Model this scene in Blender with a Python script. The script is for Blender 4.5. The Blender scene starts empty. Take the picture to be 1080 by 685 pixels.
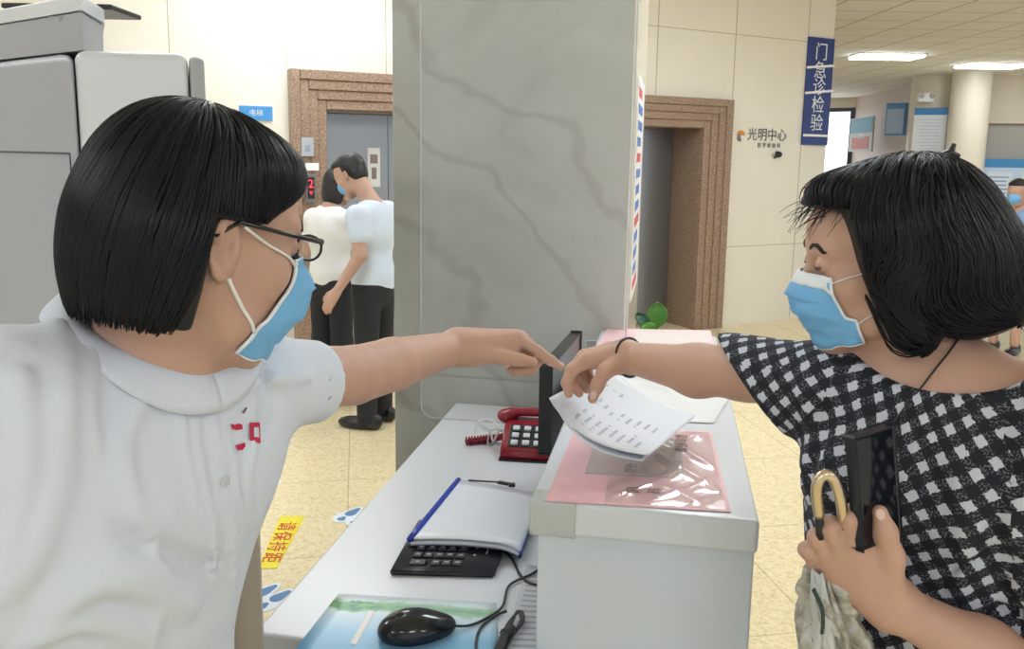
import bpy, bmesh, math, random
import numpy as np
from mathutils import Vector, Matrix
random.seed(7); RNG = np.random.default_rng(11)
scn = bpy.context.scene
COL = scn.collection
PI = math.pi
# ---------------------------------------------------------------- camera
CAMZ = 1.60; F = 900.0; PITCH = math.atan(147/900.0); ROLL = 0.015; PY0 = 308.0
_f = np.array([0, math.cos(PITCH), -math.sin(PITCH)])
_U = np.array([0, math.sin(PITCH), math.cos(PITCH)]); _X = np.array([1.0, 0, 0])
_r = _X*math.cos(ROLL) + _U*math.sin(ROLL)
_u = _U*math.cos(ROLL) - _X*math.sin(ROLL)
CP = np.array([0, 0, CAMZ])
def ray(px, py):
    return _f + _r*(px-540)/F + _u*(PY0-py)/F
def at(px, py, Y):
    d = ray(px, py); return CP + d*(Y/d[1])
def onz(px, py, z):
    d = ray(px, py); return CP + d*((z-CAMZ)/d[2])
def onp(px, py, P, n):
    d = ray(px, py); P = np.array(P, float); n = np.array(n, float)
    return CP + d*(np.dot(P-CP, n)/np.dot(d, n))
cam = bpy.data.cameras.new('camera'); co = bpy.data.objects.new('camera', cam); COL.objects.link(co)
cam.lens = 30.0; cam.sensor_width = 36.0; cam.shift_y = -34.5/1080; cam.clip_start = .02; cam.clip_end = 100
M = Matrix(((_r[0], _u[0], -_f[0], 0), (_r[1], _u[1], -_f[1], 0), (_r[2], _u[2], -_f[2], CAMZ), (0, 0, 0, 1)))
co.matrix_world = M
scn.camera = co
def V(*a): return np.array(a, float)
def nrm(v): v = np.array(v, float); return v/np.linalg.norm(v)
# ---------------------------------------------------------------- materials
def mat(name, col, rough=.6, metal=0, **k):
    m = bpy.data.materials.new(name); m.use_nodes = True
    b = m.node_tree.nodes['Principled BSDF']
    b.inputs['Base Color'].default_value = (*col, 1); b.inputs['Roughness'].default_value = rough
    b.inputs['Metallic'].default_value = metal
    for kk, v in k.items():
        b.inputs[kk].default_value = v
    return m
def nd(m, t, **k):
    n = m.node_tree.nodes.new(t)
    for a, v in k.items():
        if a in n.inputs.keys(): n.inputs[a].default_value = v
        else: setattr(n, a, v)
    return n
def lk(m, a, b): m.node_tree.links.new(a, b)
def bsdf(m): return m.node_tree.nodes['Principled BSDF']
def coords(m, scale=(1, 1, 1), rot=(0, 0, 0), kind='Object'):
    tc = nd(m, 'ShaderNodeTexCoord'); mp = nd(m, 'ShaderNodeMapping')
    mp.inputs['Scale'].default_value = scale; mp.inputs['Rotation'].default_value = rot
    lk(m, tc.outputs[kind], mp.inputs['Vector']); return mp.outputs['Vector']
def noise(m, vec, scale, detail=4, rough=.5, dist=0):
    n = nd(m, 'ShaderNodeTexNoise'); n.inputs['Scale'].default_value = scale
    n.inputs['Detail'].default_value = detail; n.inputs['Roughness'].default_value = rough; n.inputs['Distortion'].default_value = dist
    lk(m, vec, n.inputs['Vector']); return n.outputs['Fac']
def ramp(m, fac, stops, interp='LINEAR'):
    r = nd(m, 'ShaderNodeValToRGB'); r.color_ramp.interpolation = interp
    while len(r.color_ramp.elements) < len(stops): r.color_ramp.elements.new(.5)
    for e, (p, c) in zip(r.color_ramp.elements, stops):
        e.position = p; e.color = (*c, 1) if len(c) == 3 else c
    lk(m, fac, r.inputs['Fac']); return r.outputs['Color']
def mixc(m, fac, a, b):
    x = nd(m, 'ShaderNodeMix'); x.data_type = 'RGBA'
    for s, v in ((0, fac), (6, a), (7, b)):
        if isinstance(v, (int, float)): x.inputs[s].default_value = v
        elif isinstance(v, tuple): x.inputs[s].default_value = (*v, 1)
        else: lk(m, v, x.inputs[s])
    return x.outputs[2]
def math_(m, op, a, b=None, c=None):
    x = nd(m, 'ShaderNodeMath'); x.operation = op
    for s, v in enumerate((a, b, c)):
        if v is None: continue
        if isinstance(v, (int, float)): x.inputs[s].default_value = v
        else: lk(m, v, x.inputs[s])
    return x.outputs[0]
def bump(m, h, strength=.3, dist=.01):
    b = nd(m, 'ShaderNodeBump'); b.inputs['Strength'].default_value = strength; b.inputs['Distance'].default_value = dist
    lk(m, h, b.inputs['Height']); lk(m, b.outputs['Normal'], bsdf(m).inputs['Normal'])
def setc(m, c): lk(m, c, bsdf(m).inputs['Base Color'])
def emis(name, col, s):
    m = mat(name, col, .5); b = bsdf(m)
    b.inputs['Emission Color'].default_value = (*col, 1); b.inputs['Emission Strength'].default_value = s
    return m
def glassy(name, tint, fac_alpha, rough=.05):
    # thin clear sheet: mostly see-through with a surface reflection
    m = mat(name, tint, rough); b = bsdf(m); b.inputs['Alpha'].default_value = fac_alpha
    return m
# ---------------------------------------------------------------- objects
def tag(o, label=None, cat=None, group=None, kind=None):
    if label: o['label'] = label
    if cat: o['category'] = cat
    if group: o['group'] = group
    if kind: o['kind'] = kind
    return o
def empty(name, loc=(0, 0, 0), label=None, cat=None, group=None, rz=0):
    o = bpy.data.objects.new(name, None); COL.objects.link(o); o.location = loc; o.rotation_euler = (0, 0, rz); o.empty_display_size = .1
    return tag(o, label, cat, group)
class MB:
    """collects shapes in WORLD coordinates and links them as one mesh"""
    def __init__(s): s.bm = bmesh.new()
    def box(s, c, size, R=None, bev=0, mi=0):
        r = bmesh.ops.create_cube(s.bm, size=1); vs = r['verts']
        R = Matrix(R) if R is not None else Matrix.Identity(3)
        for v in vs:
            p = Vector((v.co.x*size[0], v.co.y*size[1], v.co.z*size[2])); v.co = R @ p + Vector(c)
        fs = set(f for v in vs for f in v.link_faces)
        for f in fs: f.material_index = mi
        if bev > 0:
            es = set(e for v in vs for e in v.link_edges)
            rr = bmesh.ops.bevel(s.bm, geom=list(es), offset=bev, segments=3, affect='EDGES', profile=.5)
            for f in rr['faces']: f.material_index = mi
        return s
    def prism(s, pts, off, mi=0):
        """polygon of 3d points extruded by off"""
        off = Vector(off); a = [s.bm.verts.new(Vector(p)) for p in pts]; b = [s.bm.verts.new(Vector(p)+off) for p in pts]
        n = len(a); fs = [s.bm.faces.new(a[::-1]), s.bm.faces.new(b)]
        for i in range(n): fs.append(s.bm.faces.new((a[i], a[(i+1) % n], b[(i+1) % n], b[i])))
        for f in fs: f.material_index = mi
        return s
    def quad(s, a, b, c, d, mi=0):
        f = s.bm.faces.new([s.bm.verts.new(Vector(p)) for p in (a, b, c, d)]); f.material_index = mi; return s
    def tube(s, pts, r, seg=8, mi=0, cap=True, flat=1.0):
        pts = [Vector(p) for p in pts]; n = len(pts)
        rs = r if isinstance(r, (list, tuple, np.ndarray)) else [r]*n
        rings = []; pn = None
        for i, p in enumerate(pts):
            t = (pts[min(i+1, n-1)]-pts[max(i-1, 0)]).normalized()
            if pn is None:
                a = Vector((0, 0, 1)) if abs(t.z) < .9 else Vector((1, 0, 0)); pn = t.cross(a).normalized()
            else: pn = (pn - t*pn.dot(t)).normalized()
            bn = t.cross(pn)
            rings.append([s.bm.verts.new(p + (pn*math.cos(2*PI*k/seg) + bn*math.sin(2*PI*k/seg)*flat)*rs[i]) for k in range(seg)])
        for i in range(n-1):
            for k in range(seg):
                f = s.bm.faces.new((rings[i][k], rings[i][(k+1) % seg], rings[i+1][(k+1) % seg], rings[i+1][k])); f.material_index = mi
        if cap:
            f = s.bm.faces.new(rings[0][::-1]); f.material_index = mi
            f = s.bm.faces.new(rings[-1]); f.material_index = mi
        return s
    def lathe(s, c, prof, axis=(0, 0, 1), seg=24, mi=0):
        ax = Vector(axis).normalized(); a = Vector((1, 0, 0)) if abs(ax.x) < .9 else Vector((0, 1, 0))
        u = ax.cross(a).normalized(); w = ax.cross(u); c = Vector(c)
        rings = [[s.bm.verts.new(c + ax*h + (u*math.cos(2*PI*k/seg) + w*math.sin(2*PI*k/seg))*max(r, 1e-4)) for k in range(seg)] for r, h in prof]
        for i in range(len(rings)-1):
            for k in range(seg):
                f = s.bm.faces.new((rings[i][k], rings[i][(k+1) % seg], rings[i+1][(k+1) % seg], rings[i+1][k])); f.material_index = mi
        s.bm.faces.new(rings[0][::-1]).material_index = mi; s.bm.faces.new(rings[-1]).material_index = mi
        return s
    def ball(s, c, rad, R=None, seg=16, mi=0):
        r = bmesh.ops.create_uvsphere(s.bm, u_segments=seg, v_segments=max(6, seg//2), radius=1)
        R = Matrix(R) if R is not None else Matrix.Identity(3)
        if isinstance(rad, (int, float)): rad = (rad,)*3
        for v in r['verts']: v.co = R @ Vector((v.co.x*rad[0], v.co.y*rad[1], v.co.z*rad[2])) + Vector(c)
        for f in set(f for v in r['verts'] for f in v.link_faces): f.material_index = mi
        return s
    def grid(s, P, mi=0, closed_u=False):
        """P[i][j] array of points"""
        vs = [[s.bm.verts.new(Vector(p)) for p in row] for row in P]
        for i in range(len(vs)-1):
            for j in range(len(vs[0])-1):
                f = s.bm.faces.new((vs[i][j], vs[i+1][j], vs[i+1][j+1], vs[i][j+1])); f.material_index = mi
        return s
    def build(s, name, m, parent=None, smooth=False, uvbox=False, weld=False):
        if weld: bmesh.ops.remove_doubles(s.bm, verts=s.bm.verts, dist=1e-5)
        bmesh.ops.recalc_face_normals(s.bm, faces=s.bm.faces)
        me = bpy.data.meshes.new(name); s.bm.to_mesh(me); s.bm.free()
        return place(name, me, m, parent, smooth)
def origin_of(p):
    """world matrix of a (possibly parented) object, from its own fields"""
    m = Matrix.LocRotScale(p.location, p.rotation_euler, p.scale)
    return origin_of(p.parent) @ m if p.parent else m
def place(name, me, m, parent=None, smooth=False):
    """mesh in world coords: origin to its base centre, keep position, parent without offset"""
    n = len(me.vertices); a = np.empty(n*3, np.float32); me.vertices.foreach_get('co', a); a = a.reshape(-1, 3)
    lo, hi = a.min(0), a.max(0); c = np.array([(lo[0]+hi[0])/2, (lo[1]+hi[1])/2, lo[2] if parent is None else (lo[2]+hi[2])/2])
    if parent is not None:
        inv = origin_of(parent).inverted()
        cl = np.array(inv @ Vector(c)); R = np.array(inv.to_3x3())
        a = (a-c) @ R.T; loc = cl
    else: a = a-c; loc = c
    me.vertices.foreach_set('co', np.ascontiguousarray(a, np.float32).ravel())
    if smooth:
        me.polygons.foreach_set('use_smooth', np.ones(len(me.polygons), bool))
    me.update()
    o = bpy.data.objects.new(name, me); COL.objects.link(o); o.location = loc
    if m is not None:
        for mm in (m if isinstance(m, (list, tuple)) else [m]): me.materials.append(mm)
    if parent is not None: o.parent = parent
    return o
def struct(name, mb, m, smooth=False):
    o = mb.build(name, m, None, smooth); o['kind'] = 'structure'; return o
def autosm(o, ang=40):
    o.data.polygons.foreach_set('use_smooth', np.ones(len(o.data.polygons), bool))
    o.data.set_sharp_from_angle(angle=math.radians(ang)) if hasattr(o.data, 'set_sharp_from_angle') else None
    return o
def copy_tree(o, parent=None, loc=None):
    c = o.copy(); COL.objects.link(c)
    if parent is not None: c.parent = parent
    if loc is not None: c.location = loc
    for ch in [x for x in bpy.data.objects if x.parent == o]: copy_tree(ch, c)
    return c
def textmesh(body, size, origin, ex, ez, thick=.0008):
    """text as raised lettering; returns (MB)"""
    cu = bpy.data.curves.new('t', 'FONT'); cu.body = body; cu.size = size; cu.extrude = thick; cu.resolution_u = 2
    cu.align_x = 'CENTER'; cu.align_y = 'CENTER'
    t = bpy.data.objects.new('t', cu); COL.objects.link(t); bpy.context.view_layer.update()
    dg = bpy.context.evaluated_depsgraph_get(); me = bpy.data.meshes.new_from_object(t.evaluated_get(dg))
    bpy.data.objects.remove(t); ex = Vector(ex).normalized(); ez = Vector(ez).normalized(); ny = ex.cross(ez)
    for v in me.vertices: v.co = Vector(origin) + ex*v.co.x + ez*v.co.y + ny*v.co.z
    return me
def addtext(mb, body, size, origin, ex, ez, thick=.0008, mi=0):
    me = textmesh(body, size, origin, ex, ez, thick); n0 = len(mb.bm.faces); mb.bm.from_mesh(me); mb.bm.faces.ensure_lookup_table()
    for f in mb.bm.faces[n0:]: f.material_index = mi
# ---------------------------------------------------------------- signed distance modelling
class S:
    """list of ops, each (op, kind, data, k); everything in world coordinates"""
    def __init__(s): s.ops = []; s.res = .004
    def cone(s, a, b, r1, r2=None, k=.012, op='u'):
        s.ops.append((op, 'c', (np.array(a, float), np.array(b, float), r1, r1 if r2 is None else r2), k)); return s
    def chain(s, pts, rs, k=.01, op='u'):
        for i in range(len(pts)-1): s.cone(pts[i], pts[i+1], rs[i], rs[i+1], k, op)
        return s
    def ell(s, c, r, R=None, k=.015, op='u'):
        R = np.eye(3) if R is None else np.array(R, float)      # columns = axes
        s.ops.append((op, 'e', (np.array(c, float), np.array(r if hasattr(r, '__len__') else (r,)*3, float), R), k)); return s
    def box(s, c, h, R=None, rr=.005, k=.01, op='u'):
        R = np.eye(3) if R is None else np.array(R, float)
        s.ops.append((op, 'b', (np.array(c, float), np.array(h, float), R, rr), k)); return s
    def plane(s, p, n, k=.004):     # keep the side the normal points AWAY from
        s.ops.append(('p', 'p', (np.array(p, float), nrm(n)), k)); return s
    def fold(s, pts, amp, w):
        for i in range(len(pts)-1): s.ops.append(('f', 'f', (np.array(pts[i], float), np.array(pts[i+1], float), amp, w), 0))
        return s
    def cut(s, fn, k=.004):
        s.ops.append(('s', 'fn', fn, k)); return s
    def hit(s, px, py, t0=.35, off=0.0):
        d = ray(px, py); L = np.linalg.norm(d); d = d/L; t = t0
        for _ in range(90):
            v = s.ev((CP+d*t)[None])[0]-off
            if v < .0003 or t > 4: break
            t += v*.85
        if t > 4: print('MISS', px, py)
        return CP+d*t
    def wob(s, fn, amp):
        s.ops.append(('w', 'w', (fn, amp), 0)); return s
    @staticmethod
    def prim(kind, d, P):
        if kind == 'c':
            a, b, r1, r2 = d; ab = b-a; t = np.clip(((P-a) @ ab)/max(ab @ ab, 1e-12), 0, 1)
            return np.linalg.norm(P-a-t[:, None]*ab, axis=1) - (r1+(r2-r1)*t)
        if kind == 'e':
            c, r, R = d; q = (P-c) @ R; k0 = np.linalg.norm(q/r, axis=1); k1 = np.linalg.norm(q/(r*r), axis=1)
            return k0*(k0-1)/np.maximum(k1, 1e-9)
        if kind == 'b':
            c, h, R, rr = d; q = np.abs((P-c) @ R)-(h-rr)
            return np.linalg.norm(np.maximum(q, 0), axis=1)+np.minimum(q.max(1), 0)-rr
        if kind == 'p': return (P-d[0]) @ d[1]
        if kind == 'fn': return d(P)
    @staticmethod
    def bound(kind, d):
        if kind == 'c': return (d[0]+d[1])/2, np.linalg.norm(d[0]-d[1])/2+max(d[2], d[3])
        if kind == 'e': return d[0], d[1].max()
        if kind == 'b': return d[0], np.linalg.norm(d[1])
        if kind == 'f': return (d[0]+d[1])/2, np.linalg.norm(d[0]-d[1])/2+d[3]*2.5
        return None
    def ev(s, P, ops=None):
        d = np.full(len(P), 1e3)
        for op, kind, dat, k in (s.ops if ops is None else ops):
            if op == 'f':
                a, b, amp, w = dat; ab = b-a; t = np.clip(((P-a) @ ab)/max(ab @ ab, 1e-12), 0, 1)
                r = np.linalg.norm(P-a-t[:, None]*ab, axis=1); d = d-amp*np.exp(-(r/w)**2); continue
            if op == 'w': d = d+dat[1]*dat[0](P); continue
            q = S.prim(kind, dat, P)
            if op == 'u':
                h = np.maximum(k-np.abs(d-q), 0)/max(k, 1e-9); d = np.minimum(d, q)-h*h*k*.25
            else:
                if op == 's': q = -q
                h = np.maximum(k-np.abs(d-q), 0)/max(k, 1e-9); d = np.maximum(d, q)+h*h*k*.25
        return d
    def grad(s, P, e=.0008):
        g = np.stack([s.ev(P+np.eye(3)[i]*e)-s.ev(P-np.eye(3)[i]*e) for i in range(3)], 1)
        return g/np.maximum(np.linalg.norm(g, axis=1, keepdims=True), 1e-9)
    def project(s, P, n=2, off=0.0):
        for _ in range(n):
            d = s.ev(P)-off; P = P-s.grad(P)*np.clip(d, -.01, .01)[:, None]
        return P
    def mesh(s, res, N=16):
        bs = [S.bound(k, d) for op, k, d, _ in s.ops if op == 'u']
        lo = np.min([c-r for c, r in bs], 0)-.02; hi = np.max([c+r for c, r in bs], 0)+.02
        nb = np.ceil((hi-lo)/(res*N)).astype(int)
        bi = np.stack(np.meshgrid(*[np.arange(n) for n in nb], indexing='ij'), -1).reshape(-1, 3)
        cen = lo+(bi+.5)*res*N; rad = res*N*.5*1.75
        keep = np.abs(s.ev(cen)) < rad*1.5+.025
        bi = bi[keep]; cen = cen[keep]
        Ng = nb*N+4; keyf = lambda i: (i[..., 0]*Ng[1]+i[..., 1])*Ng[2]+i[..., 2]
        g = np.stack(np.meshgrid(*[np.arange(N+1)]*3, indexing='ij'), -1).reshape(-1, 3)
        VK, VP, Q = [], [], []
        for b, c in zip(bi, cen):
            ops = []
            for o in s.ops:
                bd = S.bound(o[1], o[2])
                if bd is None or np.linalg.norm(bd[0]-c) < bd[1]*(1.0 if o[1] != 'e' else 1.0)+rad+.03+o[3]: ops.append(o)
            if not any(o[0] == 'u' for o in ops): continue
            D = s.ev(lo+(b*N+g)*res, ops).reshape(N+1, N+1, N+1)
            if D.min() > 0 or D.max() < 0: continue
            neg = D < 0
            acc = np.zeros((N, N, N, 3)); cnt = np.zeros((N, N, N))
            for ax in range(3):
                sl0 = [slice(None)]*3; sl1 = [slice(None)]*3; sl0[ax] = slice(0, N); sl1[ax] = slice(1, N+1)
                d0 = D[tuple(sl0)]; d1 = D[tuple(sl1)]; cr = (d0 < 0) != (d1 < 0)
                t = np.where(cr, d0/np.where(cr, d0-d1, 1), 0)
                o1, o2 = [a for a in range(3) if a != ax]
                for u in (0, 1):
                    for v in (0, 1):
                        sl = [slice(None)]*3; sl[o1] = slice(u, u+N); sl[o2] = slice(v, v+N)
                        c_ = cr[tuple(sl)]; t_ = t[tuple(sl)]
                        acc[..., ax] += np.where(c_, t_, 0); acc[..., o1] += c_*u; acc[..., o2] += c_*v; cnt += c_
                # quads for edges starting in this block (min sample index 0..N-1 on every axis)
                sl = [slice(0, N)]*3; e = cr[tuple(sl)]; idx = np.argwhere(e)
                if len(idx):
                    gi = idx+b*N; U = np.zeros(3, int); U[o1] = 1; W = np.zeros(3, int); W[o2] = 1
                    q = np.stack([keyf(gi+1), keyf(gi-U+1), keyf(gi-U-W+1), keyf(gi-W+1)], 1)
                    flip = d0[tuple(idx.T)] < 0
                    if ax == 1: flip = ~flip
                    q[~flip] = q[~flip][:, ::-1]; Q.append(q)
            m = cnt > 0; ci = np.argwhere(m)
            p = acc[m]/cnt[m][:, None]; VK.append(keyf(ci+b*N+1)); VP.append(lo+(b*N+ci+p)*res)
        VK = np.concatenate(VK); VP = np.concatenate(VP); Q = np.concatenate(Q)
        o = np.argsort(VK); VK = VK[o]; VP = VP[o]
        ix = np.searchsorted(VK, Q); ix = np.clip(ix, 0, len(VK)-1); ok = (VK[ix] == Q).all(1); ix = ix[ok]
        ix = ix[:, ::-1]
        V1 = s.project(VP, 1); dv = V1-VP; L = np.linalg.norm(dv, axis=1)[:, None]; VP = np.where(L > res*.7, VP, V1)
        return VP, ix
    def build(s, name, m, parent=None, res=.004, keep=None, attr=None):
        P, Qd = s.mesh(res)
        if keep is not None:
            k = keep(P); Qd = Qd[k[Qd].all(1)]
        me = tomesh(name, P, Qd)
        if attr is not None:
            F_ = np.empty(len(me.loops), np.int32); me.loops.foreach_get('vertex_index', F_)
            for nm, arr in attr(P, F_.reshape(-1, 4)).items():
                a = me.attributes.new(nm, 'FLOAT_VECTOR' if arr.ndim == 2 else 'FLOAT', 'POINT' if len(arr) == len(P) else 'CORNER')
                a.data.foreach_set('vector' if arr.ndim == 2 else 'value', np.ascontiguousarray(arr, np.float32).ravel())
        return place(name, me, m, parent, True)
def tomesh(name, P, Qd):
    v = np.einsum('ij,ij->i', P[Qd[:, 0]], np.cross(P[Qd[:, 1]], P[Qd[:, 2]])).sum()
    if v < 0: Qd = Qd[:, ::-1]
    me = bpy.data.meshes.new(name); k = Qd.shape[1]
    me.vertices.add(len(P)); me.vertices.foreach_set('co', np.ascontiguousarray(P, np.float32).ravel())
    me.loops.add(Qd.size); me.loops.foreach_set('vertex_index', np.ascontiguousarray(Qd, np.int32).ravel())
    me.polygons.add(len(Qd)); me.polygons.foreach_set('loop_start', np.arange(0, Qd.size, k, dtype=np.int32))
    me.update(calc_edges=True); me.validate(); return me
def frame(fwd, up=(0, 0, 1)):
    """columns: forward, left, up"""
    x = nrm(fwd); z = np.array(up, float); y = nrm(np.cross(z, x)); z = np.cross(x, y)
    return np.stack([x, y, z], 1)
def lerp(a, b, t): return np.array(a)*(1-t)+np.array(b)*t
def spline(pts, n=8):
    """Catmull-Rom through the points"""
    p = [np.array(x, float) for x in pts]; p = [2*p[0]-p[1]]+p+[2*p[-1]-p[-2]]; out = []
    for i in range(1, len(p)-2):
        for k in range(n):
            t = k/n; out.append(.5*((2*p[i])+(-p[i-1]+p[i+1])*t+(2*p[i-1]-5*p[i]+4*p[i+1]-p[i+2])*t*t+(-p[i-1]+3*p[i]-3*p[i+1]+p[i+2])*t**3))
    out.append(p[-2]); return out
# ================================================================ materials of the place
m_wall = mat('cream_marble', (.80, .73, .60), .12); _v = coords(m_wall)
setc(m_wall, mixc(m_wall, noise(m_wall, _v, 2.2, 6, .6, .6), (.86, .81, .71), (.78, .73, .63)))
m_seam = mat('wall_joint', (.42, .36, .28), .6)
m_gran = mat('red_granite', (.42, .27, .2), .3); _v = coords(m_gran)
setc(m_gran, ramp(m_gran, noise(m_gran, _v, 90, 3, .7), [(.3, (.15, .095, .062)), (.5, (.30, .195, .135)), (.68, (.48, .345, .255))]))
m_steel = mat('brushed_steel', (.34, .36, .39), .28, .9); _v = coords(m_steel, (60, 60, .8))
bump(m_steel, noise(m_steel, _v, 3, 2), .08, .002)
m_dark = mat('black_plastic', (.012, .012, .014), .35)
m_ceil = mat('ceiling_tile', (.80, .76, .70), .8)
_v = coords(m_ceil, (1/.6, 1/.6, 1/.6)); _b = nd(m_ceil, 'ShaderNodeTexBrick'); lk(m_ceil, _v, _b.inputs['Vector'])
_b.offset = 0; _b.inputs['Scale'].default_value = 1; _b.inputs['Brick Width'].default_value = 1; _b.inputs['Row Height'].default_value = 1
_b.inputs['Mortar Size'].default_value = .022; _b.inputs['Mortar Smooth'].default_value = .2
_b.inputs['Color1'].default_value = (.91, .88, .83, 1); _b.inputs['Color2'].default_value = (.88, .85, .80, 1); _b.inputs['Mortar'].default_value = (.50, .46, .42, 1)
setc(m_ceil, _b.outputs['Color'])
m_floor = mat('yellow_terrazzo', (.75, .6, .3), .18); _v = coords(m_floor, kind='Object')
_c = ramp(m_floor, noise(m_floor, _v, 55, 5, .75), [(.32, (.56, .45, .24)), (.47, (.76, .64, .40)), (.7, (.86, .76, .52))])
_b = nd(m_floor, 'ShaderNodeTexBrick'); lk(m_floor, coords(m_floor, (1/.8, 1/.8, 1), (0, 0, -.18)), _b.inputs['Vector']); _b.offset = 0
_b.inputs['Scale'].default_value = 1; _b.inputs['Brick Width'].default_value = 1; _b.inputs['Row Height'].default_value = 1; _b.inputs['Mortar Size'].default_value = .004
setc(m_floor, mixc(m_floor, math_(m_floor, 'MULTIPLY', _b.outputs['Fac'], .45), _c, (.28, .2, .1)))
# ================================================================ elevator wall
WA = V(-1.25, 6.2, 0); wd = V(math.cos(math.radians(28.5)), math.sin(math.radians(28.5)), 0); wn = V(wd[1], -wd[0], 0)
def WP(t, n, z): return WA+wd*t+wn*n+V(0, 0, z)
def wt(px, py, n=0):
    p = onp(px, py, WA+wn*n, wn); return (p-WA) @ wd, p[2]
RW = np.stack([wd, -wn, V(0, 0, 1)], 1)      # local x along the wall, y into the wall
def wbox(mb, t0, t1, n0, n1, z0, z1, bev=0, mi=0):
    mb.box(WP((t0+t1)/2, (n0+n1)/2, (z0+z1)/2), (abs(t1-t0), abs(n1-n0), abs(z1-z0)), RW, bev, mi)
CH = 3.10
tL0 = wt(303, 72)[0]; zL = wt(358, 76)[1]; tLi = wt(343, 112)[0]; zLi = wt(380, 117)[1]
tR1 = wt(769, 107)[0]; zR = wt(720, 103)[1]; tRi = wt(740, 140)[0]; zRi = wt(710, 134)[1]
wL = tLi-tL0; wR = tR1-tRi
tLo = tLi+1.0; tRl = tRi-1.05
tC = wt(878, 60)[0]                                    # the wall's free corner
print('elev', tL0, tLi, zL, zLi, tR1, tRi, zR, zRi, tC)
mb = MB()
T = .45
wbox(mb, -6.5, tLi, 0, -T, 0, CH); wbox(mb, tLi, tLo, 0, -T, zLi, CH); wbox(mb, tLo, tRl, 0, -T, 0, CH)
wbox(mb, tRl, tRi, 0, -T, zRi, CH); wbox(mb, tRi, tC, 0, -T, 0, CH)
wbox(mb, -6.5, tC, -T-.02, -T-.3, 0, CH)
struct('wall_back', mb, m_wall)
mb = MB()                                             # joints between the marble slabs
for px in (178, 302, 407): t = wt(px, 40)[0]; wbox(mb, t-.003, t+.003, 0, .0012, zL+.01 if px > 300 else 0, CH)
for px in (693, 775, 851): t = wt(px, 60)[0]; wbox(mb, t-.004, t+.004, 0, .0012, (zR+.01) if px < 700 else 0, CH)
z1 = wt(775, 36)[1]
wbox(mb, -6.5, tC, 0, .0012, z1-.003, z1+.003)
z2 = wt(800, 259)[1]
wbox(mb, tR1+.001, tC, 0, .0012, z2-.003, z2+.003); wbox(mb, -6.5, tL0-.001, 0, .0012, z2-.003, z2+.003)
struct('trim_1', mb, m_seam)
def surround(name, a0, ai, bi, b1, zi, zo, n):
    mb = MB(); k = 4
    for j in range(k):                                   # stepped granite architrave, proud at the outside
        f0, f1 = j/k, (j+1)/k; d = .075-.014*j
        A0 = a0+(ai-a0)*f0; A1 = a0+(ai-a0)*f1; B0 = b1+(bi-b1)*f0; B1 = b1+(bi-b1)*f1; Z0 = zo+(zi-zo)*f0; Z1 = zo+(zi-zo)*f1
        wbox(mb, A0, A1, -.01, d, 0, Z0, .006); wbox(mb, B1, B0, -.01, d, 0, Z0, .006); wbox(mb, A1+.001, B1-.001, -.01, d, Z1, Z0, .006)
    wbox(mb, ai-.02, ai+.006, -T+.02, .0, 0, zi); wbox(mb, bi-.006, bi+.02, -T+.02, .0, 0, zi); wbox(mb, ai, bi, -T+.02, 0, zi-.006, zi+.02)
    return struct(name, mb, m_gran)
surround('trim_2', tL0, tLi, tLo, tLo+wL, zLi, zL, 0)
surround('trim_3', tRl-wR, tRl, tRi, tR1, zRi, zR, 0)
for nm, a, b, zt in (('door_1', tLi, tLo, zLi), ('door_2', tRl, tRi, zRi)):
    mb = MB(); mid = (a+b)/2+(.10 if nm == 'door_1' else .12)
    wbox(mb, a+.008, mid-.004, -T+.05, -T+.09, .01, zt-.008, .003); wbox(mb, mid+.004, b-.008, -T+.03, -T+.07, .01, zt-.008, .003)
    struct(nm, mb, m_steel)
    for tt in ((mid-.12, mid+.12) if nm == 'door_1' else (mid-.28,)):
        e = MB(); wbox(e, tt-.05, tt+.05, -T+.09, -T+.093, 1.32, 1.62)
        e2 = MB(); wbox(e2, tt-.03, tt+.03, -T+.093, -T+.0945, 1.5, 1.57); wbox(e2, tt-.02, tt+.02, -T+.093, -T+.0945, 1.38, 1.47)
        r = empty('door_notice', WP(tt, -T+.09, 1.32), ('faint white notice on the left leaf of the left elevator door' if tt < mid else 'white pictogram notice on the left elevator door, right beside the pillar') if nm == 'door_1' else 'white pictogram notice on the right elevator door', 'notice')
        e.build('sheet', mat('notice_white', (.8, .8, .8), .5), r); e2.build('pictogram', mat('notice_ink', (.25, .2, .2), .5), r)
# ================================================================ floor and ceiling
floor_o = struct('floor', MB().box((2, 11, -.05), (26, 34, .1)), m_floor)
mb = MB(); mb.box((2, 11, CH+.05), (26, 34, .1)); struct('ceiling', mb, m_ceil)
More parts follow.
